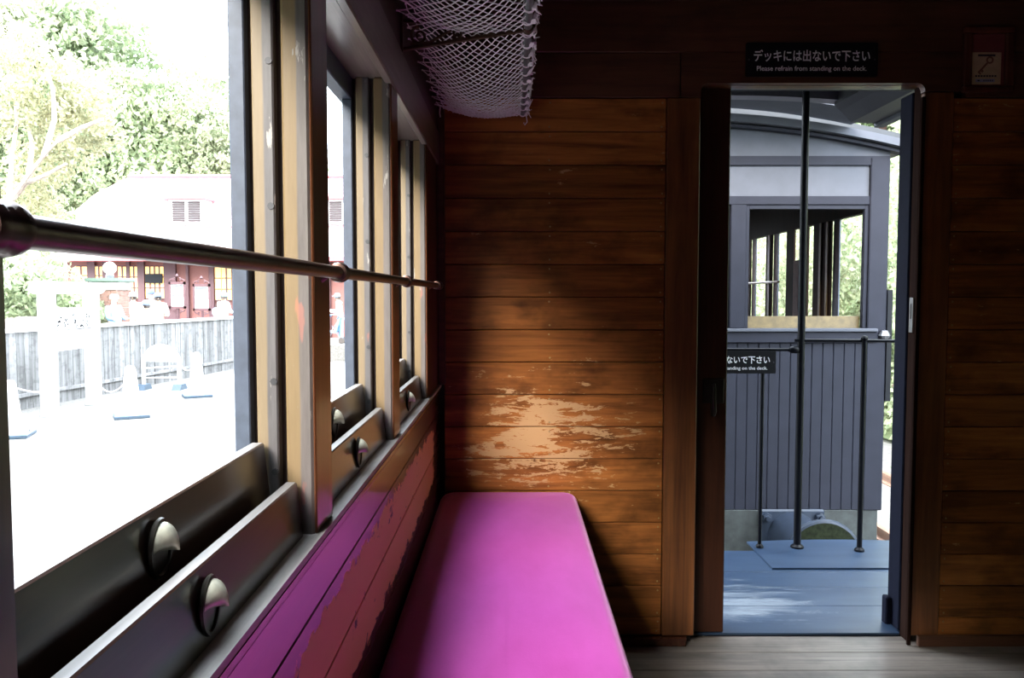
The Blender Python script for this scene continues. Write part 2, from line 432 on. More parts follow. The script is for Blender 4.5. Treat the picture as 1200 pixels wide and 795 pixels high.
# head above the windows
MB().box(XI-.014, XI+.004, YB, WY-.004, HEAD, HEAD+.10).build('head_board', M['head_wood'], wl, bevel=.003)
MB().box(-.335, XI-.014, YB, WY, HEAD+.012, HEAD+.10).build('head_soffit', M['head_wood'], wl)
MB().box(-.345, -.316, YB, WY+.12, HEAD-.03, HEAD+.012).build('outer_head', M['outer_paint'], wl, bevel=.002)
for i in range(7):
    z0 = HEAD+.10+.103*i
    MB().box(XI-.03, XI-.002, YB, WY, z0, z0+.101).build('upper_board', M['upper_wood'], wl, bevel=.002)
MB().box(-.345, XI-.03, YB, WY+.12, HEAD+.10, 2.42).build('outer_fascia', M['outer_paint'], wl)
MB().box(-.47, -.345, YB, WY+.1, 2.18, 2.42).build('eave', M['outer_paint'], wl)
for i, p in enumerate(posts):
    q = p+PW
    last = i == len(posts)-1
    if last: q = WY
    MB().box(-.335, -.316, p, q, .872, HEAD-.03).build('outer_post', M['outer_paint'], wl, bevel=.0015)
    MB().box(-.316, -.240, p+.016, q-(0 if last else .016), .80, HEAD+.02).build('post_core', M['core'], wl)
    MB().box(-.308, -.282, p, q, .80, HEAD+.012).build('parting_bead', M['bead'], wl, bevel=.002)
    MB().box(-.273, -.2405, p, q, .80, HEAD+.012).build('inner_post', M['inner'], wl, bevel=.003)
    MB().box(-.2405, XI, p+.001, q-(.10 if last else .001), SILL, HEAD).build('post_casing', M['casing_wood'], wl, bevel=.002)
    if i > 2:
        s = MB()
        for zz in (.95, 1.06, 1.27, 1.44):
            s.lathe([(.0, -.001), (.0042, -.001), (.0045, .0006), (.0, .0012)], (-.287, p, zz), 'Y', 8)
        s.build('bead_screws', M['screw'], wl)['kind'] = 'stuff'
# corner moulding at the end wall
MB().box(XI-.004, XI+.020, WY-.03, WY+.01, SILL, 2.4).build('corner_moulding', M['wall_wood_dark'], wl, bevel=.006, seg=2)

def sash(win, p0, p1, xc, ztop, thick, lean, zbot):
    """one dropped window frame: only its top rail stands above the sill"""
    e = MB(); h = ztop-zbot
    def P(x, z): return (xc+x+(ztop-z)*lean)
    for yy0, yy1, z0, z1 in ((p0, p1, zbot-.03, ztop),):
        vs = [(P(sx*thick/2, z), yv, z) for z in (z0, z1) for yv in (yy0, yy1) for sx in (-1, 1)]
        e.add(vs, [(0, 2, 3, 1), (0, 1, 5, 4), (1, 3, 7, 5), (3, 2, 6, 7), (2, 0, 4, 6)], 0)
        e.add(vs, [(4, 5, 7, 6)], 1)
    s = e.build('sash', [M['sash_wood'], M['sash_top']], win, bevel=.0016, weld=True)
    return s
def pull(s, yc, x, zc):
    b = MB(); n = 24
    # oval rim
    b.tube([(x+.003, yc+.0185*math.cos(2*math.pi*i/n), zc+.0235*math.sin(2*math.pi*i/n)) for i in range(n)], .0024, 6, 1, closed=True)
    # dark recessed cup
    b.lathe([(.0, .0006), (.6, .0008), (1.0, .003)], (x, yc, zc), 'X', 24, 1, .0185, .0235)
    # bright half-dome hood over the upper half
    vs = []; fs = []; na, nb = 14, 7
    for i in range(na+1):
        a = math.pi*i/na
        for j in range(nb+1):
            t = math.pi/2*j/nb
            vs.append((x+.003+.0165*math.sin(t)*math.sin(a)**.5, yc+.0185*math.cos(a)*math.cos(t)+0, zc-.001+.0235*math.sin(a)*math.cos(t)))
    for i in range(na):
        for j in range(nb):
            fs.append((i*(nb+1)+j, (i+1)*(nb+1)+j, (i+1)*(nb+1)+j+1, i*(nb+1)+j+1))
    b.add(vs, fs, 0)
    return b.build('finger_pull', [M['brass'], M['brass_dark']], s, smooth=True)
wins = []
for k in range(-2, 4):
    p1 = P1+PITCHY*(k-1)-(.030 if k < 1 else 0); p0 = p1-PITCHY+PW-(.030 if k == 1 else 0)
    wn = S(empty('window_%d' % (k if k > 0 else 4-k), (-.28, (p0+p1)/2, SILL)))
    a = sash(wn, p0+.006, p1-.006, -.3055, .987, .015, .10, .86)
    c = sash(wn, p0+.006, p1-.006, -.266, .939, .014, .10, .86)
    if k > 0:
        pull(a, (p0+p1)/2-.015, -.3055+.0075+.033*.10, .954); pull(c, (p0+p1)/2-.012, -.266+.007+.034*.10, .905)

# ---- end wall: planks, stiles, lintel, door
wf = S(empty('wall_front', (.9, WY, 0)))
MB().box(XI-.1, .60, WY+.022, WY+.05, -.1, 2.42).box(1.345, XR+.1, WY+.022, WY+.05, -.1, 2.42).box(.60, 1.345, WY+.022, WY+.05, 1.86, 2.42).build('backing', M['gap'], wf)
MB().box(XI-.11, .66, WY+.10, WY+.18, -.1, 2.42).box(1.40, XR+.11, WY+.10, WY+.18, -.1, 2.42).box(.66, 1.40, WY+.10, WY+.18, 1.865, 2.42).build('outer_skin', M['car'], wf)
MB().box(1.40, XR+.1, WY+.05, WY+.10, -.05, 2.42).box(XI-.1, .10, WY+.05, WY+.10, -.05, 2.42).box(.10, 1.40, WY+.05, WY+.10, 1.90, 2.42).build('core', M['gap'], wf)
PZ = [1.797-.1066*i for i in range(17)]
nails = MB()
for i in range(17):
    z1 = PZ[i]-.0010; z0 = (PZ[i+1] if i < 16 else .03)+.0010
    dy = rng.uniform(-.0012, .0012)
    MB().box(-.222, .4965, WY+dy, WY+.022, z0, z1).build('plank', M['wall_wood'], wf, bevel=.0022)
    MB().box(1.4215, XR, WY+dy, WY+.022, z0, z1).build('plank', M['wall_wood'], wf, bevel=.0022)
    for xx in (.122, .484, 1.436):
        for zz in (z0+.014, z1-.014):
            nails.lathe([(.0034, 0), (.0030, -.0012), (.0, -.0019)], (xx+rng.uniform(-.002, .002), WY+dy+.0004, zz), 'Y', 8)
nails.build('nails', M['nail'], wf, smooth=True)['kind'] = 'stuff'
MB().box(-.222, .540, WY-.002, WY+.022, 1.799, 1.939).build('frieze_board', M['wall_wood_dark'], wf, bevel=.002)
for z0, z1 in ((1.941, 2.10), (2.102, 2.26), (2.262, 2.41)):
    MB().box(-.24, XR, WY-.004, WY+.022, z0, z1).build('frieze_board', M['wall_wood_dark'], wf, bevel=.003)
MB().box(.4985, .606, WY-.006, WY+.022, .03, 1.797).build('stile', M['stile_wood'], wf, bevel=.003)
MB().box(1.3255, 1.4195, WY-.006, WY+.022, .03, 1.815).build('stile', M['stile_wood'], wf, bevel=.003)
# lintel with rounded lower corners
lp = [(.542, 1.939), (1.455, 1.939), (1.455, 1.817), (1.3255, 1.817)]
for i in range(7):
    a = math.pi/2*i/6; lp.append((1.3255-.026+.026*math.cos(a), 1.817+.026*math.sin(a)))
for i in range(7):
    a = math.pi/2+math.pi/2*i/6; lp.append((.606+.026+.026*math.cos(a), 1.817+.026*math.sin(a)))
lp += [(.606, 1.799), (.542, 1.799)]
MB().prism(lp, WY-.006, WY+.022).build('lintel', M['wall_wood_dark'], wf)
MB().box(1.457, XR, WY-.004, WY+.022, 1.799, 1.939).build('frieze_board', M['wall_wood_dark'], wf, bevel=.002)
# worn reveal on the right of the doorway, then the painted outer post
MB().box(1.3262, 1.345, WY+.022, WY+.065, .0, 1.845).build('reveal', M['jamb_wood'], wf, bevel=.002)
MB().box(1.312, 1.3262, WY-.014, WY-.004, .0, 1.80).build('reveal_bead', M['jamb_wood'], wf, bevel=.004, seg=2)
MB().box(1.338, 1.40, WY+.10, WY+.185, -.02, 1.84).build('outer_jamb', M['jamb_paint'], wf, bevel=.004)
MB().box(1.318, 1.338, WY+.15, WY+.185, -.02, .10).build('jamb_foot', M['jamb_paint'], wf, bevel=.004)
MB().box(.606, 1.33, WY+.022, WY+.06, 1.842, 1.86).build('head_reveal', M['stile_wood'], wf)
MB().box(.66, 1.34, WY+.045, WY+.098, 1.848, 1.852).build('door_track', M['latch'], wf)
l = MB().box(1.3215, 1.3262, WY+.028, WY+.052, 1.04, 1.155).build('latch_plate', M['latch'], wf, bevel=.001)
MB().box(1.3205, 1.3216, WY+.036, WY+.043, 1.085, 1.135).build('latch_slot', M['gap'], l)
for x0, x1 in ((XI+.01, .575), (1.33, XR)):
    pass
S(MB().box(XI+.012, .578, WY-.024, WY-.0062, .0, .03).build('baseboard_left', M['cove_wood'], bevel=.004, seg=2))
S(MB().box(1.345, XR, WY-.024, WY-.0062, .0, .035).build('baseboard_right', M['wall_wood_dark'], bevel=.004, seg=2))
S(MB().box(.607, 1.325, WY+.062, WY+.098, .0005, .010).build('trim_1', M['deck'], bevel=.002))
# the sliding door, pushed open into its pocket
dr = S(empty('door_1', (.5, WY+.075, .012)))
MB().box(.12, .722, WY+.063, WY+.092, .012, 1.85).build('door_leaf', M['door_wood'], dr, bevel=.003)
hp = MB().box(.640, .712, WY+.058, WY+.063, .80, .885).build('lock_plate', M['brass_dark'], dr, bevel=.003)
MB().tube([(.676, WY+.055, .866), (.675, WY+.046, .856), (.674, WY+.043, .82), (.674, WY+.044, .775), (.675, WY+.05, .760)], [.006, .006, .007, .010, .006], 10).build('lever', M['brass_dark'], hp, smooth=True)

# ------------------------------------------------------------------ bench
bench = empty('bench_seat', (0, .9, 0))
tag(bench, 'long magenta velvet bench seat below the windows, on a wooden base', 'bench')
def cushion(x0, x1, y0, y1, z0, z1, r=.055, e=.030):
    b = MB(); vs = []; n = 8
    cs = [(x1-r, y1-r, 0), (x0+r, y1-r, math.pi/2), (x0+r, y0+r, math.pi), (x1-r, y0+r, 1.5*math.pi)]
    out = []
    for cx, cy, a0 in cs:
        for i in range(n+1):
            a = a0+math.pi/2*i/n; out.append((cx, cy, math.cos(a)*r, math.sin(a)*r))
    # densify the long sides
    pts = []
    for i, p in enumerate(out):
        pts.append(p); q = out[(i+1) % len(out)]
        L = math.hypot(p[0]+p[2]-q[0]-q[2], p[1]+p[3]-q[1]-q[3])
        if L > .3:
            m_ = int(L/.06)
            for j in range(1, m_):
                t = j/m_; pts.append((p[0]+(q[0]-p[0])*t, p[1]+(q[1]-p[1])*t, p[2]+(q[2]-p[2])*t, p[3]+(q[3]-p[3])*t))
    mcx = (x0+x1)/2
    rings = []
    for k in range(7):       # wall from bottom up and over the edge
        a = math.pi/2*k/6
        rings.append((-e*(1-math.cos(a)) , z1-.016-e+e*math.sin(a)))
    rings = [(-.004, z0), (0, z0+.01)]+rings
    N = len(pts); rows = []
    for ins, zz in rings:
        row = []
        for cx, cy, dx, dy in pts:
            L = math.hypot(dx, dy) or 1
            row.append((cx+dx+dx/L*ins, cy+dy+dy/L*ins, zz))
        rows.append(row)
    base = rows[-1]
    for t in (.12, .3, .5, .7, .85, .95, .998):      # crown: shrink across the width towards a spine along Y
        row = []
        for x, y, z in base:
            yy = min(max(y, y0+.25), y1-.25)
            X = x+(mcx-x)*t; Y = y+(yy-y)*t
            h = .016*(1-(1-t)**2)+.0022*noise.noise((X*7, Y*3.1, .3))+.0016*noise.noise((X*3, Y*11, 4.3))
            row.append((X, Y, z+h))
        rows.append(row)
    for row in rows: vs += row
    K = len(rows)
    fs = [(i*N+j, i*N+(j+1) % N, (i+1)*N+(j+1) % N, (i+1)*N+j) for i in range(K-1) for j in range(N)]
    b.add(vs, fs)
    # close spine by pairing vertices across
    top = list(range((K-1)*N, K*N)); b.add([vs[i] for i in top], [tuple(range(N))])
    b.add([vs[i] for i in range(N)], [tuple(range(N))[::-1]])
    return b
cushion(XI+.004, .212, -1.1, WY-.006, .445, .537).build('cushion', M['cushion'], bench, smooth=True, weld=True)
MB().box(XI+.004, .175, -1.1, WY-.026, .405, .445).build('seat_board', M['cove_wood'], bench, bevel=.006)
MB().box(.085, .105, -1.1, WY-.026, .0, .405).build('front_panel', M['door_wood'], bench)
for yy in (2.2, 1.2, .2, -.8):
    MB().box(.105, .125, yy-.03, yy+.03, .0, .405).build('leg', M['door_wood'], bench, bevel=.003)

# ------------------------------------------------------------------ safety rail
RX, RZ = -.2155, 1.192
hr = empty('window_safety_rail', (RX, 1.0, RZ))
tag(hr, 'round bronze safety rail crossing the windows on collared brackets', 'rail')
MB().tube([(RX, -1.1, RZ), (RX, 2.35, RZ)], .0080, 14).build('rod', M['rail'], hr, smooth=True)
for i, p in enumerate(posts):
    yc = p+PW/2 if i < len(posts)-1 else 2.285
    c = MB().lathe([(.0082, -.013), (.0115, -.012), (.0125, -.006), (.0115, -.003), (.0122, 0), (.0115, .003), (.0125, .006), (.0115, .012), (.0082, .013)], (RX, yc, RZ), 'Y', 16)
    c.build('collar', M['rail'], hr, smooth=True)
    MB().lathe([(.007, 0), (.006, -.012), (.011, -.019), (.013, -.0213)], (RX, yc, RZ), 'X', 12).build('stand_off', M['rail'], hr, smooth=True)
MB().lathe([(.008, 2.345), (.0115, 2.348), (.0125, 2.356), (.009, 2.366), (.0, 2.369)], (RX, 0, RZ), 'Y', 14).build('end_cap', M['rail'], hr, smooth=True)

# ------------------------------------------------------------------ luggage net
rack = empty('luggage_net_rack', (XI, 1.9, 1.72))
tag(rack, 'white knotted luggage net slung between window wall and iron pipe', 'luggage rack')
PXc, PZc = .034, 1.737
MB().tube([(PXc, .9, PZc), (PXc, 2.545, PZc)], .0095, 12).build('front_pipe', M['pipe'], rack, smooth=True)
def net_surf(s, yv):
    # s 0 at the wall, 1 at the pipe
    x = (XI+.012)+(PXc-XI-.012)*s
    br = [1.05, 1.74, 2.56]
    for a, b_ in zip(br, br[1:]):
        if a <= yv <= b_+1e-6:
            t = (yv-a)/(b_-a); break
    else: t = 0
    sag = .045*math.sin(math.pi*s)*(.35+.65*math.sin(math.pi*min(max(t, 0), 1))**.7)
    edge = .012*math.sin(yv*70)*max(0, 1-s*6)
    return Vector((x+edge, yv, 1.752+(PZc-.004-1.752)*s-sag))
nx = 13; rows_y = []
yv = 1.05
while yv < 2.548:
    rows_y.append(yv)
    d = .0185 if yv < 2.15 else max(.0085, .0185-(yv-2.15)*.030)
    yv += d
net = MB(); rr = random.Random(3)
jit = {}
def NP(i, j):
    if (i, j) not in jit:
        s = (i+(.5 if j % 2 else 0))/nx
        jit[(i, j)] = net_surf(min(s, 1), rows_y[j])+Vector((rr.uniform(-1, 1)*.0014, rr.uniform(-1, 1)*.001, rr.uniform(-1, 1)*.0012))
    return jit[(i, j)]
for j in range(len(rows_y)-1):
    for i in range(nx+1):
        if j % 2 == 0: nb = [(i, j+1), (i-1, j+1)]
        else: nb = [(i, j+1), (i+1, j+1)]
        for q in nb:
            if q[0] < 0 or q[0] > nx or ((q[1] % 2) and q[0] == nx) or ((j % 2) and i == nx): continue
            net.tube([NP(i, j), NP(*q)], .0012, 4, caps=False)
for (i, j), p in list(jit.items()):
    net.obox(p, (.0019, .0019, .0016))
o = net.build('net', M['cord'], rack); o['kind'] = 'stuff'
for k in range(15):       # twine lashings round the pipe
    yc = 1.45+k*.077; b = MB()
    for q in range(2):
        ph = rr.uniform(0, 6)
        b.tube([(PXc+.0118*math.cos(a+ph), yc+.006*q+.010*math.sin(a*.5), PZc+.0118*math.sin(a+ph)) for a in [2*math.pi*i/12 for i in range(13)]], .0014, 5)
    for q in range(5):     # frayed knot
        a = rr.uniform(-1, 1); kx = PXc+.012
        b.tube([(kx, yc, PZc+.002), (kx+.008*rr.random(), yc+.010*a, PZc-.004+.012*rr.uniform(-1, 1)), (kx+.016*rr.random(), yc+.020*a, PZc+.020*rr.uniform(-1, 1))], [.0030, .0024, .0010], 5)
    b.obox((PXc+.010, yc, PZc-.004), (.005, .006, .006), Matrix.Rotation(rr.random(), 3, 'X'))
    b.build('lashing', M['cord'], rack)
b = MB(); b.tube([(PXc+.004, 2.545, PZc), (PXc+.012, 2.55, PZc-.012), (PXc+.014, 2.552, PZc-.026), (PXc+.006, 2.553, PZc-.036), (PXc+.003, 2.553, PZc-.028)], .0016, 5)
MB().tube([(XI+.012, 2.53, 1.752), (XI+.010, 2.535, 1.735), (XI+.012, 2.535, 1.722)], .0022, 5).build('loose_end', M['cord'], rack)
b.build('loose_end', M['cord'], rack)
for yb in (1.05, 1.74):
    br = MB()
    br.bar((XI, yb, 1.750), (PXc-.008, yb, 1.742), .006, .006)
    br.bar((XI, yb, 1.690), (PXc-.006, yb, 1.731), .011, .006)
    br.box(XI-.001, XI+.004, yb-.010, yb+.010, 1.675, 1.765)
    bo = br.build('bracket', M['bracket'], rack)
    def spiral(cx, cz, r0, turns, a0, s=1, n=26):
        return [(cx+s*(r0*(1-.78*i/n))*math.cos(a0+turns*2*math.pi*i/n), yb, cz+(r0*(1-.78*i/n))*math.sin(a0+turns*2*math.pi*i/n)) for i in range(n+1)]
    sc = MB()
    sc.tube(spiral(XI+.038, 1.719, .020, 1.4, math.pi*.5), .0030, 6)
    sc.tube([(XI+.02, yb, 1.702), (XI+.06, yb, 1.705), (XI+.09, yb, 1.722), (XI+.12, yb, 1.738), (XI+.15, yb, 1.742)], .0032, 6)
    sc.tube(spiral(XI+.118, 1.724, .012, 1.2, -math.pi*.5), .0028, 6)
    sc.tube(spiral(XI+.172, 1.730, .009, 1.2, math.pi*.5), .0026, 6)
    sc.build('scroll', M['bracket'], bo, smooth=True)
    MB().lathe([(.010, -.010), (.013, -.008), (.013, .008), (.010, .010)], (PXc, yb, PZc), 'Y', 12).build('ferrule', M['bracket'], bo, smooth=True)

# ------------------------------------------------------------------ signs and notice on the end wall
def rr_poly(x0, x1, z0, z1, r, n=4):
    P = []
    for cx, cz, a0 in ((x1-r, z1-r, 0), (x0+r, z1-r, 90), (x0+r, z0+r, 180), (x1-r, z0+r, 270)):
        for i in range(n+1):
            a = R(a0+90*i/n); P.append((cx+r*math.cos(a), cz+r*math.sin(a)))
    return P
def deck_sign(name, x0, x1, z0, z1, yf, label):
    s = empty(name, ((x0+x1)/2, yf, z0)); tag(s, label, 'sign')
    wd, ht = x1-x0, z1-z0
    MB().prism(rr_poly(x0, x1, z0, z1, .006), yf, yf+.004).build('plate', M['sign_black'], s)
    b, tw = text_mb('デッキには出ないで下さい', ht*.36, (0, 0, 0), bold=.0006)
    k = wd*.88/tw
    b, tw = text_mb('デッキには出ないで下さい', ht*.36, ((x0+x1)/2, yf-.0008, z0+ht*.475), bold=.0007, center=True, xscale=k)
    t = b.build('japanese_lettering', M['sign_white'], s)
    b, tw = text_mb('Please refrain from standing on the deck.', ht*.20, (0, 0, 0))
    k = wd*.83/tw
    b, tw = text_mb('Please refrain from standing on the deck.', ht*.20, ((x0+x1)/2, yf-.0008, z0+ht*.175), bold=.0003, center=True, xscale=k)
    b.build('english_lettering', M['sign_white'], s)
    for xx in (x0+.010, x1-.010):
        MB().lathe([(.0032, 0), (.0030, -.0014), (0, -.002)], (xx, yf, (z0+z1)/2), 'Y', 8).build('screw', M['screw'], s)
    return s
a = onY(872.5, 91, WY); c = onY(1027.5, 51, WY)
deck_sign('deck_warning_sign', a.x, c.x, a.z, c.z, WY-.0105, 'black plate with white Japanese and English lettering above the doorway')

nf = empty('framed_key_notice', (1.525, WY-.006, 1.816)); tag(nf, 'small framed notice with a drawn key, high on the plank wall', 'notice')
A = onY(1127, 109, WY-.01); B = onY(1188, 32, WY-.01)
x0, x1, z0, z1 = A.x, B.x, A.z, B.z; fy = WY-.0215
for q in ((x0, x1, z1-.020, z1), (x0, x1, z0, z0+.020)):
    MB().box(q[0], q[1], fy, WY-.0035, q[2], q[3]).build('frame_rail', M['frame'], nf, bevel=.003)
for q in ((x0, x0+.026), (x1-.026, x1)):
    MB().box(q[0], q[1], fy, WY-.0035, z0+.020, z1-.020).build('frame_stile', M['frame'], nf, bevel=.003)
pf = WY-.008
MB().box(x0+.026, x1-.026, pf, WY-.0042, z0+.020, z1-.020).build('backing_card', M['paper_red'], nf)
sh = MB().box(x0+.028, x1-.036, pf-.0012, pf-.0001, z0+.027, z0+.128).build('sheet', M['paper'], nf)
u0, u1, v0, v1 = x0+.028, x1-.036, z0+.027, z0+.128; uw, vh = u1-u0, v1-v0
def UV(u, v): return (u0+u*uw, v0+v*vh)
def quad(b, ua, ub, va, vb, d=.0016, m=0):
    p, q = UV(ua, va), UV(ub, vb); b.add([(p[0], pf-d, p[1]), (q[0], pf-d, p[1]), (q[0], pf-d, q[1]), (p[0], pf-d, q[1])], [(0, 1, 2, 3)], m)
def mark(name, ua, ub, va, vb, mat, d=.0016):
    b = MB(); quad(b, ua, ub, va, vb, d); b.build(name, mat, sh)
mark('title_band', .22, .80, .875, .94, M['ink'])
for i in range(8): mark('printed_mark', .14+.092*i, .21+.092*i, .235, .29, M['ink'])
mark('blue_strip', .16, .80, .075, .165, M['blue_label'])
mark('printed_mark', .22, .30, .10, .14, M['ink'], .0020)
for i in range(5): mark('printed_mark', .42+.07*i, .46+.07*i, .095, .145, M['ink'], .0020)
kb = MB(); n = 18; cu, cv = UV(.62, .76)
for i in range(n):
    a, c = 2*math.pi*i/n, 2*math.pi*(i+1)/n
    kb.add([(cu+r_*math.cos(t), pf-.0016, cv+r_*1.0*math.sin(t)) for r_, t in ((.012, a), (.012, c), (.0065, c), (.0065, a))], [(0, 1, 2, 3)])
p, q = Vector(UV(.55, .68)), Vector(UV(.24, .36)); d_ = (q-p).normalized(); nn = Vector((-d_.y, d_.x))
def kq(a, b_, ws, o=0): kb.add([(v.x, pf-.0016, v.y) for v in (p+d_*a+nn*(o-ws), p+d_*b_+nn*(o-ws), p+d_*b_+nn*(o+ws), p+d_*a+nn*(o+ws))], [(0, 1, 2, 3)])
L = (q-p).length; kq(0, L, .0032); kq(L*.62, L*.80, .0035, .006); kq(L*.88, L, .0035, .006)
kb.build('key_drawing', M['key'], sh)

# ------------------------------------------------------------------ deck outside the door
DZ = -.015
deck = S(empty('floor_deck', (1, 3.1, DZ)))
yds = [WY+.185, 2.80, 2.965, 3.155, 3.335, 3.62]
for a, b_ in zip(yds, yds[1:]):
    MB().box(-.1, 2.05, a+.001, b_-.001, DZ-.03, DZ).build('deck_plank', M['deck'], deck, bevel=.002)
MB().box(-.1, 2.05, WY+.1, WY+.184, DZ-.03, .004).build('door_sill_plate', M['deck'], deck, bevel=.002)
# raised tread plate with curved outer edge under the gate
pl = []
g0 = onZ(905, 668, DZ); g1 = onZ(878, 640, DZ)
pl = [(g0.x, g0.y), (2.05, g0.y)]
for i in range(9):
    t = i/8; xx = 2.05+(g1.x-2.05)*t; pl.append((xx, 3.60+.16*math.sin(math.pi*(.25+.45*t))))
MB().prism(pl, DZ, DZ+.008, 'XY').build('tread_plate', M['deck'], deck)
MB().box(-.1, 2.05, 3.56, 3.62, -.30, DZ-.03).build('end_beam', M['beam'], deck)

gate = empty('deck_gate_rails', (1.3, 3.65, DZ)); tag(gate, 'black iron pole and low rails closing the deck', 'railing')
def gpost(px, py, top, r, name='post', fl=.022):
    b0 = onZ(px, py, DZ+.008)
    o = MB().tube([(b0.x, b0.y, DZ+.008), (b0.x, b0.y, top)], r, 12).build(name, M['iron'], gate, smooth=True)
    MB().lathe([(fl, 0), (fl, .008), (fl*.75, .014), (r, .018)], (b0.x, b0.y, DZ+.0085), 'Z', 14).build('foot_flange', M['iron'], o, smooth=True)
    return b0, o
b0, _ = gpost(934, 642, 2.20, .0165, 'tall_pole', .03)
z_hi = onY(1000, 399, b0.y).z; z_lo = onY(890, 410, b0.y).z
b1, o1 = gpost(1007, 646, z_hi, .0115)
MB().lathe([(.006, -.002), (.013, .004), (.016, .013), (.011, .022), (.0, .025)], (b1.x, b1.y, z_hi), 'Z', 12).build('finial', M['iron'], o1, smooth=True)
b2, o2 = gpost(890, 642, z_lo, .0085, 'post', .018)
MB().tube([(b0.x-.03, b0.y, z_hi), (2.0, b1.y-.05, z_hi)], .0075, 10).build('rail', M['iron'], gate, smooth=True)
MB().tube([(-.05, b2.y, z_lo), (b0.x-.03, b0.y-.005, z_lo)], .0075, 10).build('rail', M['iron'], gate, smooth=True)
MB().lathe([(.012, -.02), (.017, -.012), (.017, .012), (.012, .02)], (b0.x-.035, b0.y-.008, z_lo), 'X', 10).build('hinge_knuckle', M['iron'], gate, smooth=True)
a = onY(909, 438, b2.y-.02); c = onY(909, 411.5, b2.y-.02)
hs = deck_sign('gate_warning_sign', a.x-.56*.82, a.x, a.z, c.z, b2.y-.02, 'black lettered plate hung from the iron rail of the deck gate')

# our own roof over the deck
can = S(empty('ceiling_canopy', (1, 3.2, 2.1)))
def arch(x, z0, k=.088, xc=.98): return z0-k*(x-xc)**2
def arch_slab(b, x0, x1, y0, y1, z0, th, k=.088, n=20, m=0):
    poly = [(x0+(x1-x0)*i/n, arch(x0+(x1-x0)*i/n, z0, k)) for i in range(n+1)]
    poly += [(x, z+th) for x, z in poly[::-1]]
    # quads so the concave outline stays clean
    N = n+1
    for i in range(n):
        x_, xq = poly[i][0], poly[i+1][0]; z_, zq = poly[i][1], poly[i+1][1]
        vs = [(x_, y0, z_), (xq, y0, zq), (xq, y1, zq), (x_, y1, z_), (x_, y0, z_+th), (xq, y0, zq+th), (xq, y1, zq+th), (x_, y1, z_+th)]
        fs = [(0, 1, 2, 3), (7, 6, 5, 4), (0, 4, 5, 1), (3, 2, 6, 7)]
        if i == 0: fs.append((0, 3, 7, 4))
        if i == n-1: fs.append((1, 5, 6, 2))
        b.add(vs, fs, m)
    return b
for i in range(8):
    y0 = WY+.18+i*.145
    arch_slab(MB(), .2, 1.72, y0, min(y0+.143, 3.80), 2.16, .03, .10).build('roof_board', M['car_dark'], can, smooth=False)
arch_slab(MB(), .1, 1.62, 3.72, 3.80, 2.082, .075, .075).build('arch_rib', M['canopy_rib'], can)
arch_slab(MB(), .1, 1.72, 2.80, 2.84, 1.975, .05, .03).build('arch_rib', M['canopy_rib'], can)
MB().prism([(1.50, 2.10), (1.50, 2.045), (1.53, 2.02), (1.58, 1.968), (1.69, 1.962), (1.69, 2.10)], WY+.18, 3.76).build('side_beam', M['car_dark'], can)
MB().box(1.69, 1.735, WY+.18, 3.77, 1.945, 2.10).build('eave_fascia', M['car_light'], can, bevel=.003)

# ------------------------------------------------------------------ the next carriage
NY = 4.90
car = empty('neighbouring_carriage', (.98, NY, -1.0))
tag(car, 'blue grey wooden railway carriage coupled beyond the open deck', 'carriage')
def cx(px, py=300): return onY(px, py, NY).x
def cz(py, px=950): return onY(px, py, NY).z
XL = .98-(cx(1040)-.98); XRc = cx(1040)
zb = cz(598); zt = cz(186)
wx0, wx1, wz0, wz1 = cx(862), cx(1018), cz(385), cz(240)
# boarding below the window: every board its own piece
bw = 12.6*NY/FPX
x = XRc-.12
b_xs = []
while x > -.2: b_xs.append(x); x -= bw
zbt = cz(402)
for x in b_xs:
    MB().box(x-bw+.0015, x, NY, NY+.03, zb, zbt).build('vertical_board', M['car'], car, bevel=.004)
MB().box(-.6, XRc, NY+.03, NY+.05, zb, zbt).build('backing', M['gap'], car)
MB().box(XRc-.118, XRc, NY-.012, NY+.05, zb, zt).build('corner_post', M['car'], car, bevel=.006)
MB().box(XRc-.135, XRc-.121, NY-.006, NY+.04, zb, zbt).build('edge_strip', M['car_dark'], car)
MB().box(-.6, cx(1030), NY-.022, NY+.05, zbt, wz0-.02).build('waist_rail', M['car'], car, bevel=.006)
MB().box(-.6, cx(1028), NY-.040, NY+.05, wz0-.02, wz0).build('window_sill', M['car_light'], car, bevel=.004)
MB().box(cx(1018), XRc-.118, NY-.004, NY+.05, wz0, zt).build('panel_post', M['car'], car, bevel=.003)
MB().box(cx(856), cx(874), NY-.004, NY+.05, wz0, wz1).build('window_mullion', M['car'], car, bevel=.003)
MB().box(-.6, cx(852), NY+.004, NY+.05, wz0, wz1).build('end_panel', M['car_light'], car)
MB().box(-.6, XRc-.118, NY-.004, NY+.05, wz1, cz(230)).build('window_head', M['car'], car, bevel=.003)
pn = cz(194)
MB().box(-.6, XRc-.118, NY+.010, NY+.05, cz(230), pn).build('letter_panel', M['car_light'], car)
MB().box(-.6, XRc, NY-.006, NY+.05, pn, cz(183)).build('cornice_rail', M['car'], car, bevel=.003)
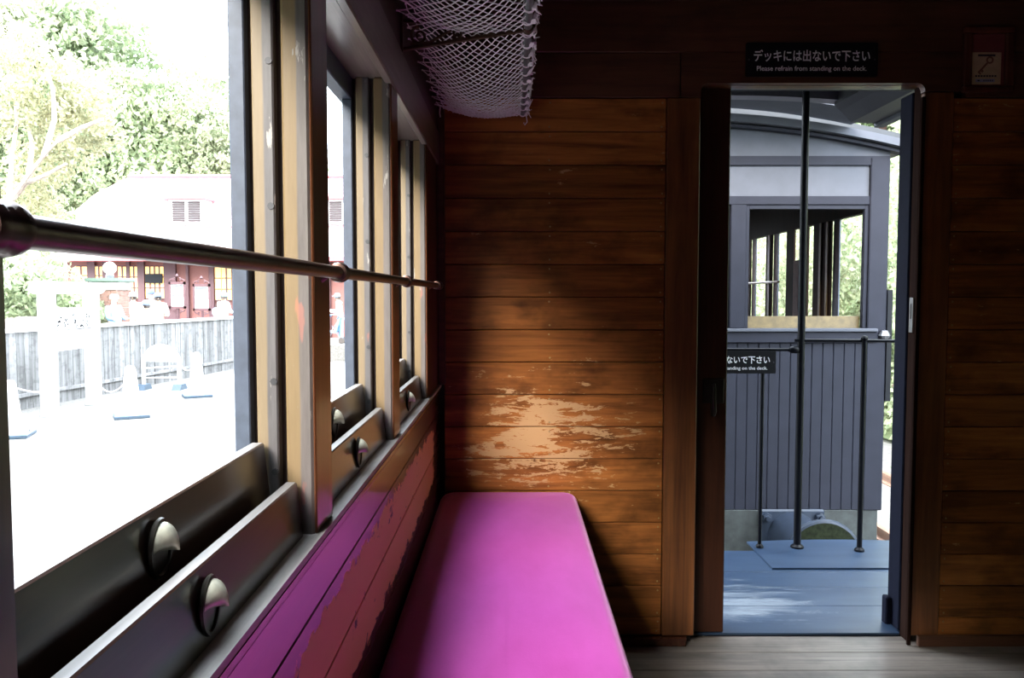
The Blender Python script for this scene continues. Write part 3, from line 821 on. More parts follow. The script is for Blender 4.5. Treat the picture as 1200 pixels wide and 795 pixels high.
# arched gable and mouldings
zarc = cz(137, 857)+.088*(cx(857)-.98)**2
gb = MB(); zz0 = cz(183); n = 24
for i in range(n):
    xa = -.4+(XRc+.4)*i/n; xb = -.4+(XRc+.4)*(i+1)/n
    za, zb_ = max(arch(xa, zarc-.06), zz0), max(arch(xb, zarc-.06), zz0)
    gb.add([(xa, NY, zz0), (xb, NY, zz0), (xb, NY, zb_), (xa, NY, za)], [(0, 1, 2, 3)])
gb.build('gable_panel', M['car_light'], car)
arch_slab(MB(), -.4, XRc+.12, NY-.05, NY+.02, zarc-.072, .018).build('roof_moulding', M['car'], car)
arch_slab(MB(), -.4, XRc+.16, NY-.09, NY+.02, zarc-.045, .045).build('roof_moulding', M['car_light'], car)
arch_slab(MB(), -.4, XRc+.18, NY-.02, NY+4.5, zarc, .05).build('roof', M['car_dark'], car)
arch_slab(MB(), -.4, 2.02, 4.50, NY-.09, zarc+.03, .010, .10).build('end_hood', M['car_light'], car)
# window frame and dropped sash
for q in ((cx(874), cx(878), wz0, wz1), (cx(1013), cx(1018), wz0, wz1), (cx(878), cx(1013), cz(245), wz1)):
    MB().box(q[0], q[1], NY+.006, NY+.045, q[2], q[3]).build('window_frame', M['car'], car, bevel=.002)
MB().box(cx(874), cx(1013), NY+.05, NY+.075, wz0-.3, cz(371)).build('dropped_sash', M['car_tan'], car, bevel=.002)
# interior: side wall with windows, far end, ceiling, floor
LEN = 4.4
sx = XRc
winz0, winz1 = .93, 1.69
MB().box(sx-.05, sx, NY+.05, NY+LEN, zb, winz0).build('side_wall', M['car_wood'], car)
MB().box(sx-.05, sx, NY+.05, NY+LEN, winz1, 2.2).build('side_wall', M['car_wood'], car)
def sy_(px): return onX(px, 320, sx-.03).y
for pa, pb_ in ((974, 955), (955, 953.5), (947, 937), (931, 922), (905, 898), (880, 872), (862, 850)):
    MB().box(sx-.036, sx-.024, sy_(pa), sy_(pb_), winz0, winz1).build('side_post', M['car_wood'], car)
for pa in (971, 963, 903):
    MB().box(sx-.042, sx-.036, sy_(pa), sy_(pa-2.2), winz0, winz1).build('post_bead', M['car_tan'], car)
for pa, pb_ in ((982, 975), (911, 905.5), (885, 880.5)):
    MB().box(sx-.024, sx-.016, sy_(pa), sy_(pb_), winz0, winz1).build('outer_post', M['outer_paint'], car)
MB().box(sx-.04, sx-.02, sy_(937), sy_(931), winz0, winz1-.25).build('door_strip', M['bwall'], car)
MB().box(-.5, sx, NY+.5, NY+LEN, 2.02, 2.05).build('carriage_ceiling', M['car_wood'], car)
MB().tube([(sx-.09, sy_(921), cz(325)), (sx-.09, NY+LEN, cz(325))], .010, 8).build('safety_rail', M['rail'], car)
MB().box(-.55, -.5, NY+.05, NY+LEN, zb, 2.2).build('side_wall', M['car_wood'], car)
ye = NY+LEN
MB().box(-.5, 1.15, ye, ye+.06, -.1, 2.2).box(1.55, 1.75, ye, ye+.06, -.1, 2.2).box(2.05, sx, ye, ye+.06, -.1, 2.2).box(1.15, sx, ye, ye+.06, -.1, .8).box(1.15, sx, ye, ye+.06, 1.85, 2.2).build('far_end_wall', M['car_wood'], car)
MB().box(-.5, sx, NY+.05, ye, zb, -.02).build('carriage_floor', M['car_wood'], car)
MB().box(.0, .6, NY+.05, NY+.09, -.02, 2.1).build('near_end_panel', M['car_wood'], car)
MB().tube([(2.20, NY+.12, cz(352)), (2.24, NY+.12, cz(352)), (2.262, NY+.12, cz(356)), (2.268, NY+.12, cz(362)), (2.268, NY+.12, cz(380))], .009, 8).build('grab_handle', M['pipe'], car, smooth=True)
MB().box(sx, sx+.03, NY-.02, NY+.02, cz(470), cz(340)).build('side_handrail', M['iron'], car)
MB().lathe([(.02, 0), (.035, .02), (.02, .05), (0, .055)], (XRc-.02, NY-.03, cz(397)), 'Z', 10).build('lamp_iron', M['pipe'], car)
# underframe, buffer
MB().box(-.6, XRc-.02, NY+.0, NY+.12, -.55, zb).build('buffer_beam', M['beam'], car, bevel=.004)
MB().box(-.6, XRc-.06, NY+.12, NY+LEN, -.40, zb).build('underframe', M['car_dark'], car)
bc = onY(927, 627, NY)
bf = MB().lathe([(.155, 0), (.150, -.03), (.115, -.20), (.10, -.30), (.10, -.31)], (bc.x, NY-.02, bc.z), 'Y', 24).build('buffer_housing', M['buffer'], car, smooth=True)
MB().box(bc.x-.20, bc.x+.20, NY-.025, NY, bc.z-.16, bc.z+.165).build('buffer_flange', M['buffer'], car, bevel=.01)
for sx_ in (-1, 1):
    for sz_ in (-1, 1):
        MB().lathe([(.03, 0), (.03, -.03), (.016, -.032), (.016, -.055), (0, -.056)], (bc.x+sx_*.165, NY-.025, bc.z+sz_*.12), 'Y', 6).build('bolt', M['buffer'], bf)
bd = onY(972, 650, NY-.50)
MB().lathe([(.05, .12), (.05, .03), (.215, .02), (.223, .008), (.216, -.006), (.206, -.010)], (bc.x+.03, NY-.44, bc.z), 'Y', 32).build('buffer_head', [M['buffer']], car, smooth=True)
MB().lathe([(.204, -.011), (.07, -.013), (0, -.013)], (bc.x+.03, NY-.44, bc.z), 'Y', 32).lathe([(.055, -.014), (.05, -.018), (.0, -.018)], (bc.x+.03, NY-.44, bc.z), 'Y', 20).build('buffer_face', M['moss'], car)
MB().lathe([(.018, -.018), (.014, -.030), (0, -.033)], (bc.x+.03, NY-.44, bc.z), 'Y', 10).build('buffer_bolt', M['latch'], car)
for yy in (5.6, 8.3):
    for xs in (.45, 1.5):
        MB().lathe([(.03, -.03), (.36, -.03), (.40, -.05), (.42, -.02), (.36, .0), (.36, .04), (.03, .06)], (xs, yy, -.505), 'X', 24).build('wheel', M['car_dark'], car)

# ------------------------------------------------------------------ ground, terrace, tracks
GZ = -1.05; TZ = -.50
S(MB().box(-70, 70, -40, 110, GZ-.3, GZ).build('floor_ground', M['gravel']))
S(MB().prism([(-45, 2), (-11.2, 2), (-9.83, 13), (-8.14, 26.5), (6, 26.5), (6, 60), (-45, 60)], GZ, TZ, 'XY').build('floor_terrace', M['gravel']))
for xx in (.45, 1.51, 3.35, 4.41):
    t = empty('railway_rail', (xx, 10, GZ)); tag(t, 'rusty steel rail of the carriage track' if xx < 2 else 'rusty steel rail lying beside the carriage track', 'rail', 'running rails' if xx < 2 else 'rails of the next track')
    MB().prism([(xx-.05, GZ), (xx+.05, GZ), (xx+.05, GZ+.015), (xx+.01, GZ+.025), (xx+.01, GZ+.08), (xx+.03, GZ+.085), (xx+.03, GZ+.115), (xx-.03, GZ+.115), (xx-.03, GZ+.085), (xx-.01, GZ+.08), (xx-.01, GZ+.025), (xx-.05, GZ+.015)], -5, 40).build('rail_section', M['rust'], t)

# ------------------------------------------------------------------ things on the square
FA = Vector((-9.75, 13.0)); FB = Vector((-8.06, 26.5)); FTOP = .49
fence = empty('board_fence', (FA.x, FA.y, GZ)); tag(fence, 'tall silvered wooden fence of upright boards along the terrace', 'fence')
d2 = (FB-FA); Lf = d2.length; u = d2/Lf; nv = Vector((u.y, -u.x))
nb = int(Lf/.20)
Mf = Matrix(((u.x, nv.x, 0), (u.y, nv.y, 0), (0, 0, 1)))
for i in range(nb):
    c = FA+u*(i+.5)*Lf/nb; j = rng.uniform(-.012, .012)
    MB().obox((c.x+nv.x*j, c.y+nv.y*j, (GZ+FTOP-.02)/2), (Lf/nb/2-.006, .018, (FTOP-.02-GZ)/2), Mf).build('fence_board', M['fence'], fence)
c = (FA+FB)/2
MB().obox((c.x, c.y, FTOP), (Lf/2, .07, .035), Mf).build('cap_rail', M['white_paint'], fence)
MB().obox((c.x+nv.x*.04, c.y+nv.y*.04, GZ+.28), (Lf/2, .025, .035), Mf).build('lower_rail', M['fence'], fence)

# station name board
sb = empty('station_name_board', (-8.45, 15.2, GZ)); tag(sb, 'white station name board on two thick posts before the fence', 'sign')
ya, yb_ = onX(56, 400, -8.45).y, onX(108, 400, -8.45).y
for yy in (ya, yb_):
    MB().box(-8.56, -8.34, yy-.12, yy+.12, GZ, 1.24).build('post', M['white_paint'], sb, bevel=.01)
MB().tube([(-8.45, ya-.35, 1.30), (-8.45, yb_+.35, 1.30)], .115, 14).build('top_beam', M['white_paint'], sb, smooth=True)
zs1, zs0 = onX(80, 361, -8.45).z, onX(80, 410, -8.45).z
pnl = MB().box(-8.48, -8.42, ya+.12, yb_-.12, zs0, zs1).build('name_panel', M['white_paint'], sb)
MB().box(-8.418, -8.40, ya+.12, yb_-.12, (zs0+zs1)/2-.025, (zs0+zs1)/2+.005).build('panel_ledge', M['fence'], sb)
ink = MB(); r3 = random.Random(11); yw = yb_-ya-.24
for gi in range(5):
    for st in range(5):
        yy = ya+.12+yw*(.09+.195*gi)+r3.uniform(0, .12)*yw; zz = zs1-.14-r3.random()*.24; an = r3.uniform(-1, 1)
        ink.bar((-8.4185, yy, zz), (-8.4185, yy+.07*math.cos(an), zz+.07*math.sin(an)), .006, .030)
ink.build('painted_characters', M['iron'], pnl)['kind'] = 'stuff'

# arched barrier
ab = empty('arched_barrier', (-8.2, 18.6, GZ)); tag(ab, 'white arched barrier frame on dark rubber feet', 'barrier')
bx, by = -8.22, 18.6; hw = .42
arcp = [(bx-hw, by, GZ+.05), (bx-hw, by, GZ+.62)]+[(bx-hw*math.cos(math.pi*i/14), by, GZ+.62+.40*math.sin(math.pi*i/14)) for i in range(1, 14)]+[(bx+hw, by, GZ+.62), (bx+hw, by, GZ+.05)]
MB().tube(arcp, .045, 10).build('arch_tube', M['white_paint'], ab, smooth=True)
MB().prism([(bx+hw*.98*math.cos(math.pi*i/14), GZ+.66+.36*math.sin(math.pi*i/14)) for i in range(15)], by-.012, by+.012).build('top_panel', M['white_paint'], ab)
MB().tube([(bx-hw, by, GZ+.50), (bx+hw, by, GZ+.55)], .016, 8).build('cross_bar', M['white_paint'], ab)
MB().tube([(bx-hw, by, GZ+.28), (bx+hw, by, GZ+.28)], .012, 8).build('cross_bar', M['white_paint'], ab)
for s_ in (-1, 1):
    MB().prism([(by-.22, GZ), (by+.22, GZ), (by+.12, GZ+.13), (by-.12, GZ+.13)], bx+s_*hw-.10, bx+s_*hw+.10, 'YZ').build('foot', M['rubber'], ab)

def cone(px, py, h, label, turn=.5):
    b0 = onZ(px, py, GZ); t = empty('chain_post', b0); tag(t, label, 'post', 'white chain posts on the square')
    Mz = Matrix.Rotation(turn, 3, 'Z')
    MB().obox((b0.x, b0.y, GZ+.03), (.29, .29, .03), Mz).build('rubber_base', M['rubber'], t, bevel=.01)
    MB().lathe([(.24, .06), (.23, .09), (.20, .11), (.14, .40), (.10, h-.12), (.085, h-.04), (.06, h), (0, h+.012)], b0, 'Z', 18).build('post_shell', M['white_paint'], t, smooth=True)
    for a in (.6, 2.4): MB().lathe([(.02, .06), (.02, .075), (0, .08)], (b0.x+.25*math.cos(a+turn), b0.y+.25*math.sin(a+turn), GZ), 'Z', 8).build('base_bolt', M['hair'], t)
    return b0
c1 = cone(154, 489, .93, 'white chain post on dark rubber base, nearer to the name board', .5)
MB_red = None
c2 = cone(231, 465, .96, 'white chain post on dark rubber base standing beyond the arched barrier', .5)
c3 = cone(13, 512, .88, 'white chain post on dark rubber base at the near end of the chain', .3)
def chain(a, b, z0, z1, sag, label):
    a = Vector((a[0], a[1], z0)); b = Vector((b[0], b[1], z1)); n = 22
    pts = [a+(b-a)*i/n+Vector((0, 0, -sag*4*(i/n)*(1-i/n))) for i in range(n+1)]
    o = MB().tube(pts, .013, 6).build('barrier_chain', M['white_paint'], loc=a); tag(o, label, 'chain', 'white barrier chains')
zc = GZ+.78
chain(c3, (-8.35, ya, 0), GZ+.80, GZ+.45, .05, 'white chain from the near chain post to the name board')
chain((-8.35, yb_, 0), c1, GZ+.40, zc, .22, 'white chain sagging from the name board to a chain post')
chain((bx+hw+.06, by, 0), c2, GZ+.55, GZ+.80, .16, 'white chain from the arched barrier to the far chain post')

# two notice boards with iron scrollwork
def notice_board(px, py0, py1, wpx, label, Y=22.6):
    t0 = onY(px, py0, Y); t1 = onY(px, py1, Y); hw = wpx*Y/FPX/2; X = t0.x
    t = empty('notice_board', (X, Y, GZ)); tag(t, label, 'notice board', 'iron notice boards by the fence')
    MB().tube([(X, Y, GZ), (X, Y, t1.z)], .04, 10).build('post', M['bpost'], t)
    f = .035
    for q in ((X-hw, X+hw, t0.z-f*2, t0.z), (X-hw, X+hw, t1.z, t1.z+f*2), (X-hw, X-hw+f*1.4, t1.z, t0.z), (X+hw-f*1.4, X+hw, t1.z, t0.z)):
        MB().box(q[0], q[1], Y-.06, Y, q[2], q[3]).build('frame_bar', M['bpost'], t)
    s = MB().box(X-hw+f, X+hw-f, Y-.03, Y-.01, t1.z+f, t0.z-f).build('sheet', M['white_paint'], t)
    MB().box(X-hw+.07, X+hw-.07, Y-.034, Y-.031, t0.z-.17, t0.z-.09).build('printed_band', M['pipe'], s)
    MB().box(X-hw+.07, X+hw-.07, Y-.034, Y-.031, (t0.z+t1.z)/2-.03, (t0.z+t1.z)/2+.02).build('printed_band', M['pipe'], s)
    sc = MB()
    for s_ in (-1, 1):
        for zz, dz in ((t0.z, 1), (t1.z, -1)):
            sc.tube([(X+s_*(.04+.11*(1-.75*i/14)+.06*math.cos(i*.6)*(1-i/16)), Y-.03, zz+dz*(.02+.09*i/14+.05*math.sin(i*.6)*(1-i/16))) for i in range(15)], .018, 5)
    sc.lathe([(0, -.05), (.05, 0), (0, .07)], (X, Y-.03, t0.z+.17), 'Z', 8)
    sc.build('scrollwork', M['bpost'], t)
notice_board(208, 330.5, 362, 19, 'dark framed notice board with scrolled iron crest, a band across its middle')
notice_board(236.5, 333, 364.5, 20, 'dark framed notice board with scrolled iron crest, nearer the hatted visitor')

# gate pier with globe lamp
gp = empty('gate_pier', (-10.55, 20.5, TZ)); tag(gp, 'brick gate pier with pale green cap', 'pier')
A = onY(129, 326, 20.5); hwp = .33; gx, gy = A.x, 20.5
gp.location = (gx, gy, TZ)
nrow = 12; zt_ = onY(129, 340, 20.5).z
for i in range(nrow):
    z0 = TZ+(zt_-TZ)*i/nrow; hh = (zt_-TZ)/nrow-.012
    for j in range(3):
        xo = gx-hwp+2*hwp*j/3+(.05 if i % 2 else 0)*(1 if j else 0)
        x1_ = gx-hwp+2*hwp*(j+1)/3+(.05 if (i % 2 and j < 2) else 0)
        MB().box(xo+.006, x1_-.006, gy-hwp, gy+hwp, z0, z0+hh).build('brick', M['brick'], gp)
MB().box(gx-hwp+.02, gx+hwp-.02, gy-hwp+.02, gy+hwp-.02, TZ, zt_).build('mortar_core', M['stump'], gp)
zc0 = zt_
MB().box(gx-.36, gx+.36, gy-.36, gy+.36, zc0, zc0+.20).build('plinth', M['white_paint'], gp, bevel=.01)
MB().box(gx-.44, gx+.44, gy-.44, gy+.44, zc0+.20, zc0+.30).build('cap', M['mint'], gp, bevel=.02)
lz = zc0+.30
lamp = empty('globe_lamp', (gx, gy, lz)); tag(lamp, 'round milk glass globe lamp on top of the gate pier', 'lamp')
MB().lathe([(.10, 0), (.10, .08), (.07, .12)], (gx, gy, lz), 'Z', 12).build('collar', M['pipe'], lamp)
MB().lathe([(.07, .11)]+[(.16*math.sin(math.pi*i/10), .26-.16*math.cos(math.pi*i/10)) for i in range(2, 11)], (gx, gy, lz), 'Z', 18).build('globe', M['globe'], lamp, smooth=True)

st = onY(33, 378, 17.2)
sp = MB().lathe([(.34, TZ-st.z-.0), (.30, TZ-st.z+.3), (.27, -.05), (.25, .10), (.17, .12), (.0, .125)], (st.x, st.y, st.z), 'Z', 16)
tag(sp.build('tree_stump', M['stump'], loc=(st.x, st.y, TZ)), 'thick grey weathered stump showing above the fence cap', 'stump')
wp = onY(77.5, 330, 19.5)
tag(MB().tube([(wp.x, wp.y, TZ), (wp.x, wp.y, onY(77, 288, 19.5).z)], .035, 8).build('white_pole', M['white_paint'], loc=(wp.x, wp.y, TZ)), 'thin white pole rising beside the leafy shrub', 'pole')

# ------------------------------------------------------------------ the house with the red roof
HY = 31.0
house = empty('red_roofed_house', (-8, HY, TZ)); tag(house, 'long house with glare paled red mansard roof, dormers and lit windows', 'building')
def hx(px): return onY(px, 300, HY).x
def hz(py): return onY(200, py, HY).z
ze, zk, zr = hz(303), hz(265), hz(199)
xl, xr = hx(52), hx(490)
# walls
MB().box(xl+.6, xr, HY+.2, HY+5, TZ, ze+.2).build('wall', M['bwall'], house)
# skirt roof, steep slope, ridge
def slope(name, pts, mat, th=.06):
    b = MB(); n = len(pts)
    b.add([Vector(p) for p in pts]+[Vector(p)+Vector((0, th, -th)) for p in pts], [tuple(range(n)), tuple(range(2*n-1, n-1, -1))]+[(i, i+n, (i+1) % n+n, (i+1) % n) for i in range(n)])
    return b.build(name, mat, house)
yk = HY+.4; yr = HY+2.0
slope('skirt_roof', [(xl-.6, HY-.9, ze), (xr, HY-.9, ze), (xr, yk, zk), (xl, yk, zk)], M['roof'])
# upper slope in courses of shingle sheets
ncr = 12
for i in range(ncr):
    t0, t1 = i/ncr, (i+1)/ncr
    def lx(t):   # left rake, gambrel
        return hx(62+28*t/.64) if t < .64 else hx(90+34*(t-.64)/.36)
    za, zb2 = zk+(zr-zk)*t0, zk+(zr-zk)*t1; ya2, yb2 = yk+(yr-yk)*t0-.03, yk+(yr-yk)*t1
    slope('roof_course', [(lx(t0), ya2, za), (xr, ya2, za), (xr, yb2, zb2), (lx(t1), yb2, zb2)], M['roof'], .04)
MB().tube([(hx(124), yr, zr+.03), (xr, yr, zr+.03)], .09, 8).build('ridge_cap', M['roof_trim'], house)
MB().box(xl-.1, xr, yk-.06, yk, zk-.04, zk+.03).build('kerb_trim', M['roof_trim'], house)
MB().box(xl-.6, xr, HY-.94, HY-.86, ze-.14, ze+.02).build('eave_trim', M['roof_trim'], house)
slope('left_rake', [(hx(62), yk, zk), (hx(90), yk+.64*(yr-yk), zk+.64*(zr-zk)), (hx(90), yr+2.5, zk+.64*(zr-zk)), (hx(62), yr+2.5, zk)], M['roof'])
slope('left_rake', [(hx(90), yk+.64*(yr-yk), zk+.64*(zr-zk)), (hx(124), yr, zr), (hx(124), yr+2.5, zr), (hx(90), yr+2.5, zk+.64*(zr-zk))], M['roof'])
def dormer(pa, pb):
    xa, xb = hx(pa), hx(pb); z0, z1 = hz(262), hz(233)
    d = MB().box(xa-.1, xb+.1, yk-.1, yr, z0, z1).build('dormer', M['white_paint'], house)
    MB().prism([(xa-.45, z1), (xb+.2, z1), (xb+.2, z1+.10), (xa-.45, z1+.10)], yk-.3, yr+.3).build('dormer_roof', M['roof_trim'], d)
    mid = (xa+xb)/2
    for q0, q1 in ((xa+.05, mid-.06), (mid+.06, xb-.05)):
        for i in range(9):
            zz = z0+.10+(z1-z0-.16)*i/9
            MB().box(q0, q1, yk-.14, yk-.09, zz, zz+.07).build('louvre', M['shutter'], d)
dormer(198, 234); dormer(383, 419)
# posts, lit windows
for pa, pb in ((100, 109), (118, 124), (146, 150), (159, 167), (190, 204), (216, 219), (243, 249), (270, 274), (381, 386), (411, 416)):
    MB().box(hx(pa), hx(pb), HY+.08, HY+.25, TZ, ze).build('post', M['bpost'], house)
for pa, pb, ya_, yb2 in ((85, 100, 312, 345), (109, 118, 312, 345), (136, 146, 312, 350), (150, 159, 312, 350), (168, 190, 312, 350), (250, 257, 313, 352), (258, 269, 313, 352)):
    wv = MB().box(hx(pa), hx(pb), HY+.13, HY+.19, hz(yb2), hz(ya_)).build('window', M['lit'], house)
    wn_ = max(1, round((pb-pa)/6))
    for i in range(1, wn_): MB().box(hx(pa+(pb-pa)*i/wn_)-.025, hx(pa+(pb-pa)*i/wn_)+.025, HY+.10, HY+.13, hz(yb2), hz(ya_)).build('glazing_bar', M['bpost'], wv)
    for i in range(4):
        zz = hz(yb2)+(hz(ya_)-hz(yb2))*i/3
        MB().box(hx(pa), hx(pb), HY+.095, HY+.13, zz-.02, zz+.02).build('glazing_bar', M['bpost'], wv)
hb = MB().box(hx(169), hx(189), HY+.02, HY+.08, hz(332), hz(321)).build('sign_panel', M['iron'], house)

# ------------------------------------------------------------------ people behind the fence
def skinned(name, joints, edges, mat, parent, sub=2, root=0):
    me = bpy.data.meshes.new(name)
    off = WORLD(parent) if parent else Vector((0, 0, 0))
    me.from_pydata([Vector(j[0])-off for j in joints], edges, [])
    ob = bpy.data.objects.new(name, me); C.objects.link(ob)
    md = ob.modifiers.new('s', 'SKIN'); md.use_smooth_shade = True
    for i, j in enumerate(joints):
        r = j[1] if isinstance(j[1], tuple) else (j[1], j[1])
        me.skin_vertices[0].data[i].radius = r; me.skin_vertices[0].data[i].use_root = i == root
    sm = ob.modifiers.new('u', 'SUBSURF'); sm.levels = sub; sm.render_levels = sub
    bpy.context.view_layer.update()
    m2 = bpy.data.meshes.new_from_object(ob.evaluated_get(bpy.context.evaluated_depsgraph_get()))
    ob.modifiers.clear(); ob.data = m2; m2.name = name
    m2.materials.clear(); m2.materials.append(mat); m2.polygons.foreach_set('use_smooth', [True]*len(m2.polygons))
    ob.parent = parent
    return ob
def person(loc, face, h, top, bottom, hat, label, arm=(.25, .1), lean=0.0):
    """upright visitor; face = heading in radians (0 looks along -Y)"""
    loc = Vector(loc); k = h/1.7
    t = empty('person', loc); tag(t, label, 'person', 'visitors on the terrace')
    Rz = Matrix.Rotation(face, 3, 'Z')
    def J(x, y, z): return loc+Rz @ (Vector((x, y-lean*max(0, z-.9), z))*k)
    pel = [(J(0, 0, .92), (.13*k, .10*k)), (J(0, 0, 1.10), (.125*k, .09*k)), (J(0, 0, 1.30), (.15*k, .10*k)), (J(0, 0, 1.42), (.10*k, .075*k)), (J(0, -.01, 1.50), .05*k), (J(0, -.02, 1.57), (.075*k, .085*k)), (J(0, -.03, 1.64), (.075*k, .09*k)), (J(0, -.02, 1.69), (.045*k, .05*k))]
    ed = [(i, i+1) for i in range(7)]
    J2 = list(pel); 
    def chainj(lst, start):
        prev = start
        for q in lst: J2.append(q); ed.append((prev, len(J2)-1)); prev = len(J2)-1
    for s in (-1, 1):
        chainj([(J(s*.17, 0, 1.38), .06*k), (J(s*.22, -.02-arm[1]*.3, 1.12), .047*k), (J(s*.19, -arm[0], 1.0+arm[1]), .036*k), (J(s*.16, -arm[0]-.09, 1.01+arm[1]), (.030*k, .04*k)), (J(s*.15, -arm[0]-.16, 1.0+arm[1]), .018*k)], 2)
        chainj([(J(s*.09, 0, .86), .085*k), (J(s*.10, -.01, .48), .06*k), (J(s*.10, .01, .09), .045*k), (J(s*.10, -.13, .04), (.04*k, .03*k))], 0)
    body = skinned('body', J2, ed, M['skin'], t)
    jt = [(J(0, 0, .84), (.17*k, .125*k)), (J(0, 0, 1.10), (.145*k, .11*k)), (J(0, 0, 1.30), (.17*k, .12*k)), (J(0, 0, 1.43), (.11*k, .09*k)), (J(0, 0, 1.47), .065*k)]
    e2 = [(0, 1), (1, 2), (2, 3), (3, 4)]
    for s in (-1, 1):
        b = len(jt); jt += [(J(s*.18, 0, 1.385), .078*k), (J(s*.23, -.02-arm[1]*.3, 1.12), .062*k), (J(s*.195, -arm[0]+.03, 1.01+arm[1]), .05*k)]; e2 += [(2, b), (b, b+1), (b+1, b+2)]
    skinned('jacket', jt, e2, top, t, root=1)
    jp = [(J(0, 0, .93), (.14*k, .11*k))]; e3 = []
    for s in (-1, 1):
        b = len(jp); jp += [(J(s*.09, 0, .84), .10*k), (J(s*.10, -.01, .48), .075*k), (J(s*.10, .01, .10), .062*k)]; e3 += [(0, b), (b, b+1), (b+1, b+2)]
    skinned('trousers', jp, e3, bottom, t)
    hc = J(0, -.02, 1.625); hm, brim, hair = hat
    b = MB()
    b.lathe([(.104*k, -.02*k), (.108*k, .02*k), (.095*k, .07*k), (.06*k, .10*k), (0, .11*k)], hc, 'Z', 14)
    if brim:
        f = hc+Rz @ Vector((0, -.10*k, 0))
        b.lathe([(.0, .012*k), (.085*k, .010*k), (.088*k, .0), (.0, -.002)], f, 'Z', 12)
    b.build('hat' if not hair else 'hair', hm, t, smooth=True)
    if not hair:
        MB().lathe([(.090*k, -.10*k), (.100*k, -.05*k), (.101*k, -.015*k)], hc+Rz @ Vector((0, .012, 0)), 'Z', 12).build('hair', M['hair'], t, smooth=True)
    fm = MB()   # face: eyes, nose, mouth
    for s in (-1, 1): fm.lathe([(0, -.01), (.012, 0), (0, .01)], J(s*.03, -.112, 1.60), 'Z', 6)
    fm.bar(J(-.022, -.108, 1.525), J(.022, -.108, 1.525), .01, .008)
    fm.build('face_features', M['hair'], body)
    MB().lathe([(0, .022), (.010, .0), (.016, -.020), (0, -.028)], J(0, -.118, 1.575), 'Z', 8).build('nose', M['skin'], body)
    return t
cl = {k: plain('cloth_'+k, c, .8, var=.06, nscale=20) for k, c in dict(white=(.80, .79, .77), blue=(.24, .40, .62), cream=(.75, .70, .62), navy=(.06, .08, .14), grey=(.45, .46, .50), cap=(.10, .12, .17), bluehat=(.20, .36, .52), pink=(.70, .50, .50)).items()}
def at_t(px, Y): p = onY(px, 350, Y); return (p.x, Y, TZ)
person(at_t(133, 19.6), 1.2, 1.66, cl['blue'], cl['grey'], (cl['white'], False, True), 'white haired person in blue jacket beside the gate pier')
person(at_t(156, 21.9), .3, 1.72, cl['white'], cl['grey'], (cl['cream'], True, False), 'person in white wearing a pale cap, in front of lit windows')
person(at_t(172, 20.6), -.5, 1.48, cl['white'], cl['navy'], (cl['cap'], True, False), 'short person in white with a dark cap behind the fence', (.3, .2))
person(at_t(185, 21.8), .5, 1.70, cl['cream'], cl['grey'], (cl['cap'], True, False), 'tall person in cream with a dark cap behind the fence')
person(at_t(177, 23.4), .2, 1.78, cl['pink'], cl['navy'], (cl['navy'], False, True), 'dark haired person in pale pink at the back of the group')
person(at_t(262, 25.4), 2.6, 1.72, cl['white'], cl['navy'], (cl['bluehat'], False, False), 'person in white with a blue hat near the notice boards')
bag = onY(254, 366, 25.0)
bo = empty('shoulder_bag', (bag.x, bag.y, bag.z-.15)); tag(bo, 'round blue shoulder bag hanging beside the white clothed visitor', 'bag')
MB().lathe([(0, -.15), (.10, -.13), (.15, -.03), (.14, .08), (.08, .13), (0, .14)], bag, 'Z', 14, sy=.6).build('pouch', cl['blue'], bo, smooth=True)
MB().tube([(bag.x-.05, bag.y, bag.z+.12), (bag.x+.06, bag.y, bag.z+.40), (bag.x+.22, bag.y+.02, bag.z+.62)], .014, 6).build('strap', M['hair'], bo)
person(at_t(399, 27.6), -1.2, 1.70, cl['white'], cl['blue'], (cl['blue'], True, False), 'person in white with a bright blue cap pushing a stroller', (.40, .1), .12)
sv = at_t(391.5, 27.4)
stv = empty('stroller', sv); tag(stv, 'blue folding stroller pushed by the blue capped visitor', 'stroller')
X, Y, Z = sv
for s_ in (-.2, .2):
    MB().tube([(X-.30, Y+s_, Z+.10), (X+.05, Y+s_, Z+.60), (X+.32, Y+s_, Z+1.0)], .016, 6).build('frame_tube', M['pipe'], stv)
    MB().tube([(X+.28, Y+s_, Z+.10), (X-.05, Y+s_, Z+.62)], .016, 6).build('frame_tube', M['pipe'], stv)
    for xx in (-.30, .28):
        MB().lathe([(.02, -.02), (.10, -.02), (.11, 0), (.10, .02), (.02, .02)], (X+xx, Y+s_, Z+.11), 'Y', 14).build('wheel', M['hair'], stv)
MB().bar((X-.22, Y, Z+.42), (X+.06, Y, Z+.38), .40, .05).build('seat', cl['blue'], stv)
MB().bar((X+.05, Y, Z+.38), (X+.20, Y, Z+.85), .40, .04).build('backrest', cl['blue'], stv)
hd = MB()
for i in range(8):
    xa, xb = X-.22+.06*i, X-.22+.06*(i+1)
    za, zb2 = [Z+1.02-2.0*(q-X-.02)**2 for q in (xa, xb)]
    hd.add([(xa, Y-.21, za), (xb, Y-.21, zb2), (xb, Y+.21, zb2), (xa, Y+.21, za), (xa, Y-.21, za-.02), (xb, Y-.21, zb2-.02), (xb, Y+.21, zb2-.02), (xa, Y+.21, za-.02)], [(0, 1, 2, 3), (7, 6, 5, 4), (0, 4, 5, 1), (3, 2, 6, 7)])
hd.build('hood', cl['blue'], stv, weld=True)

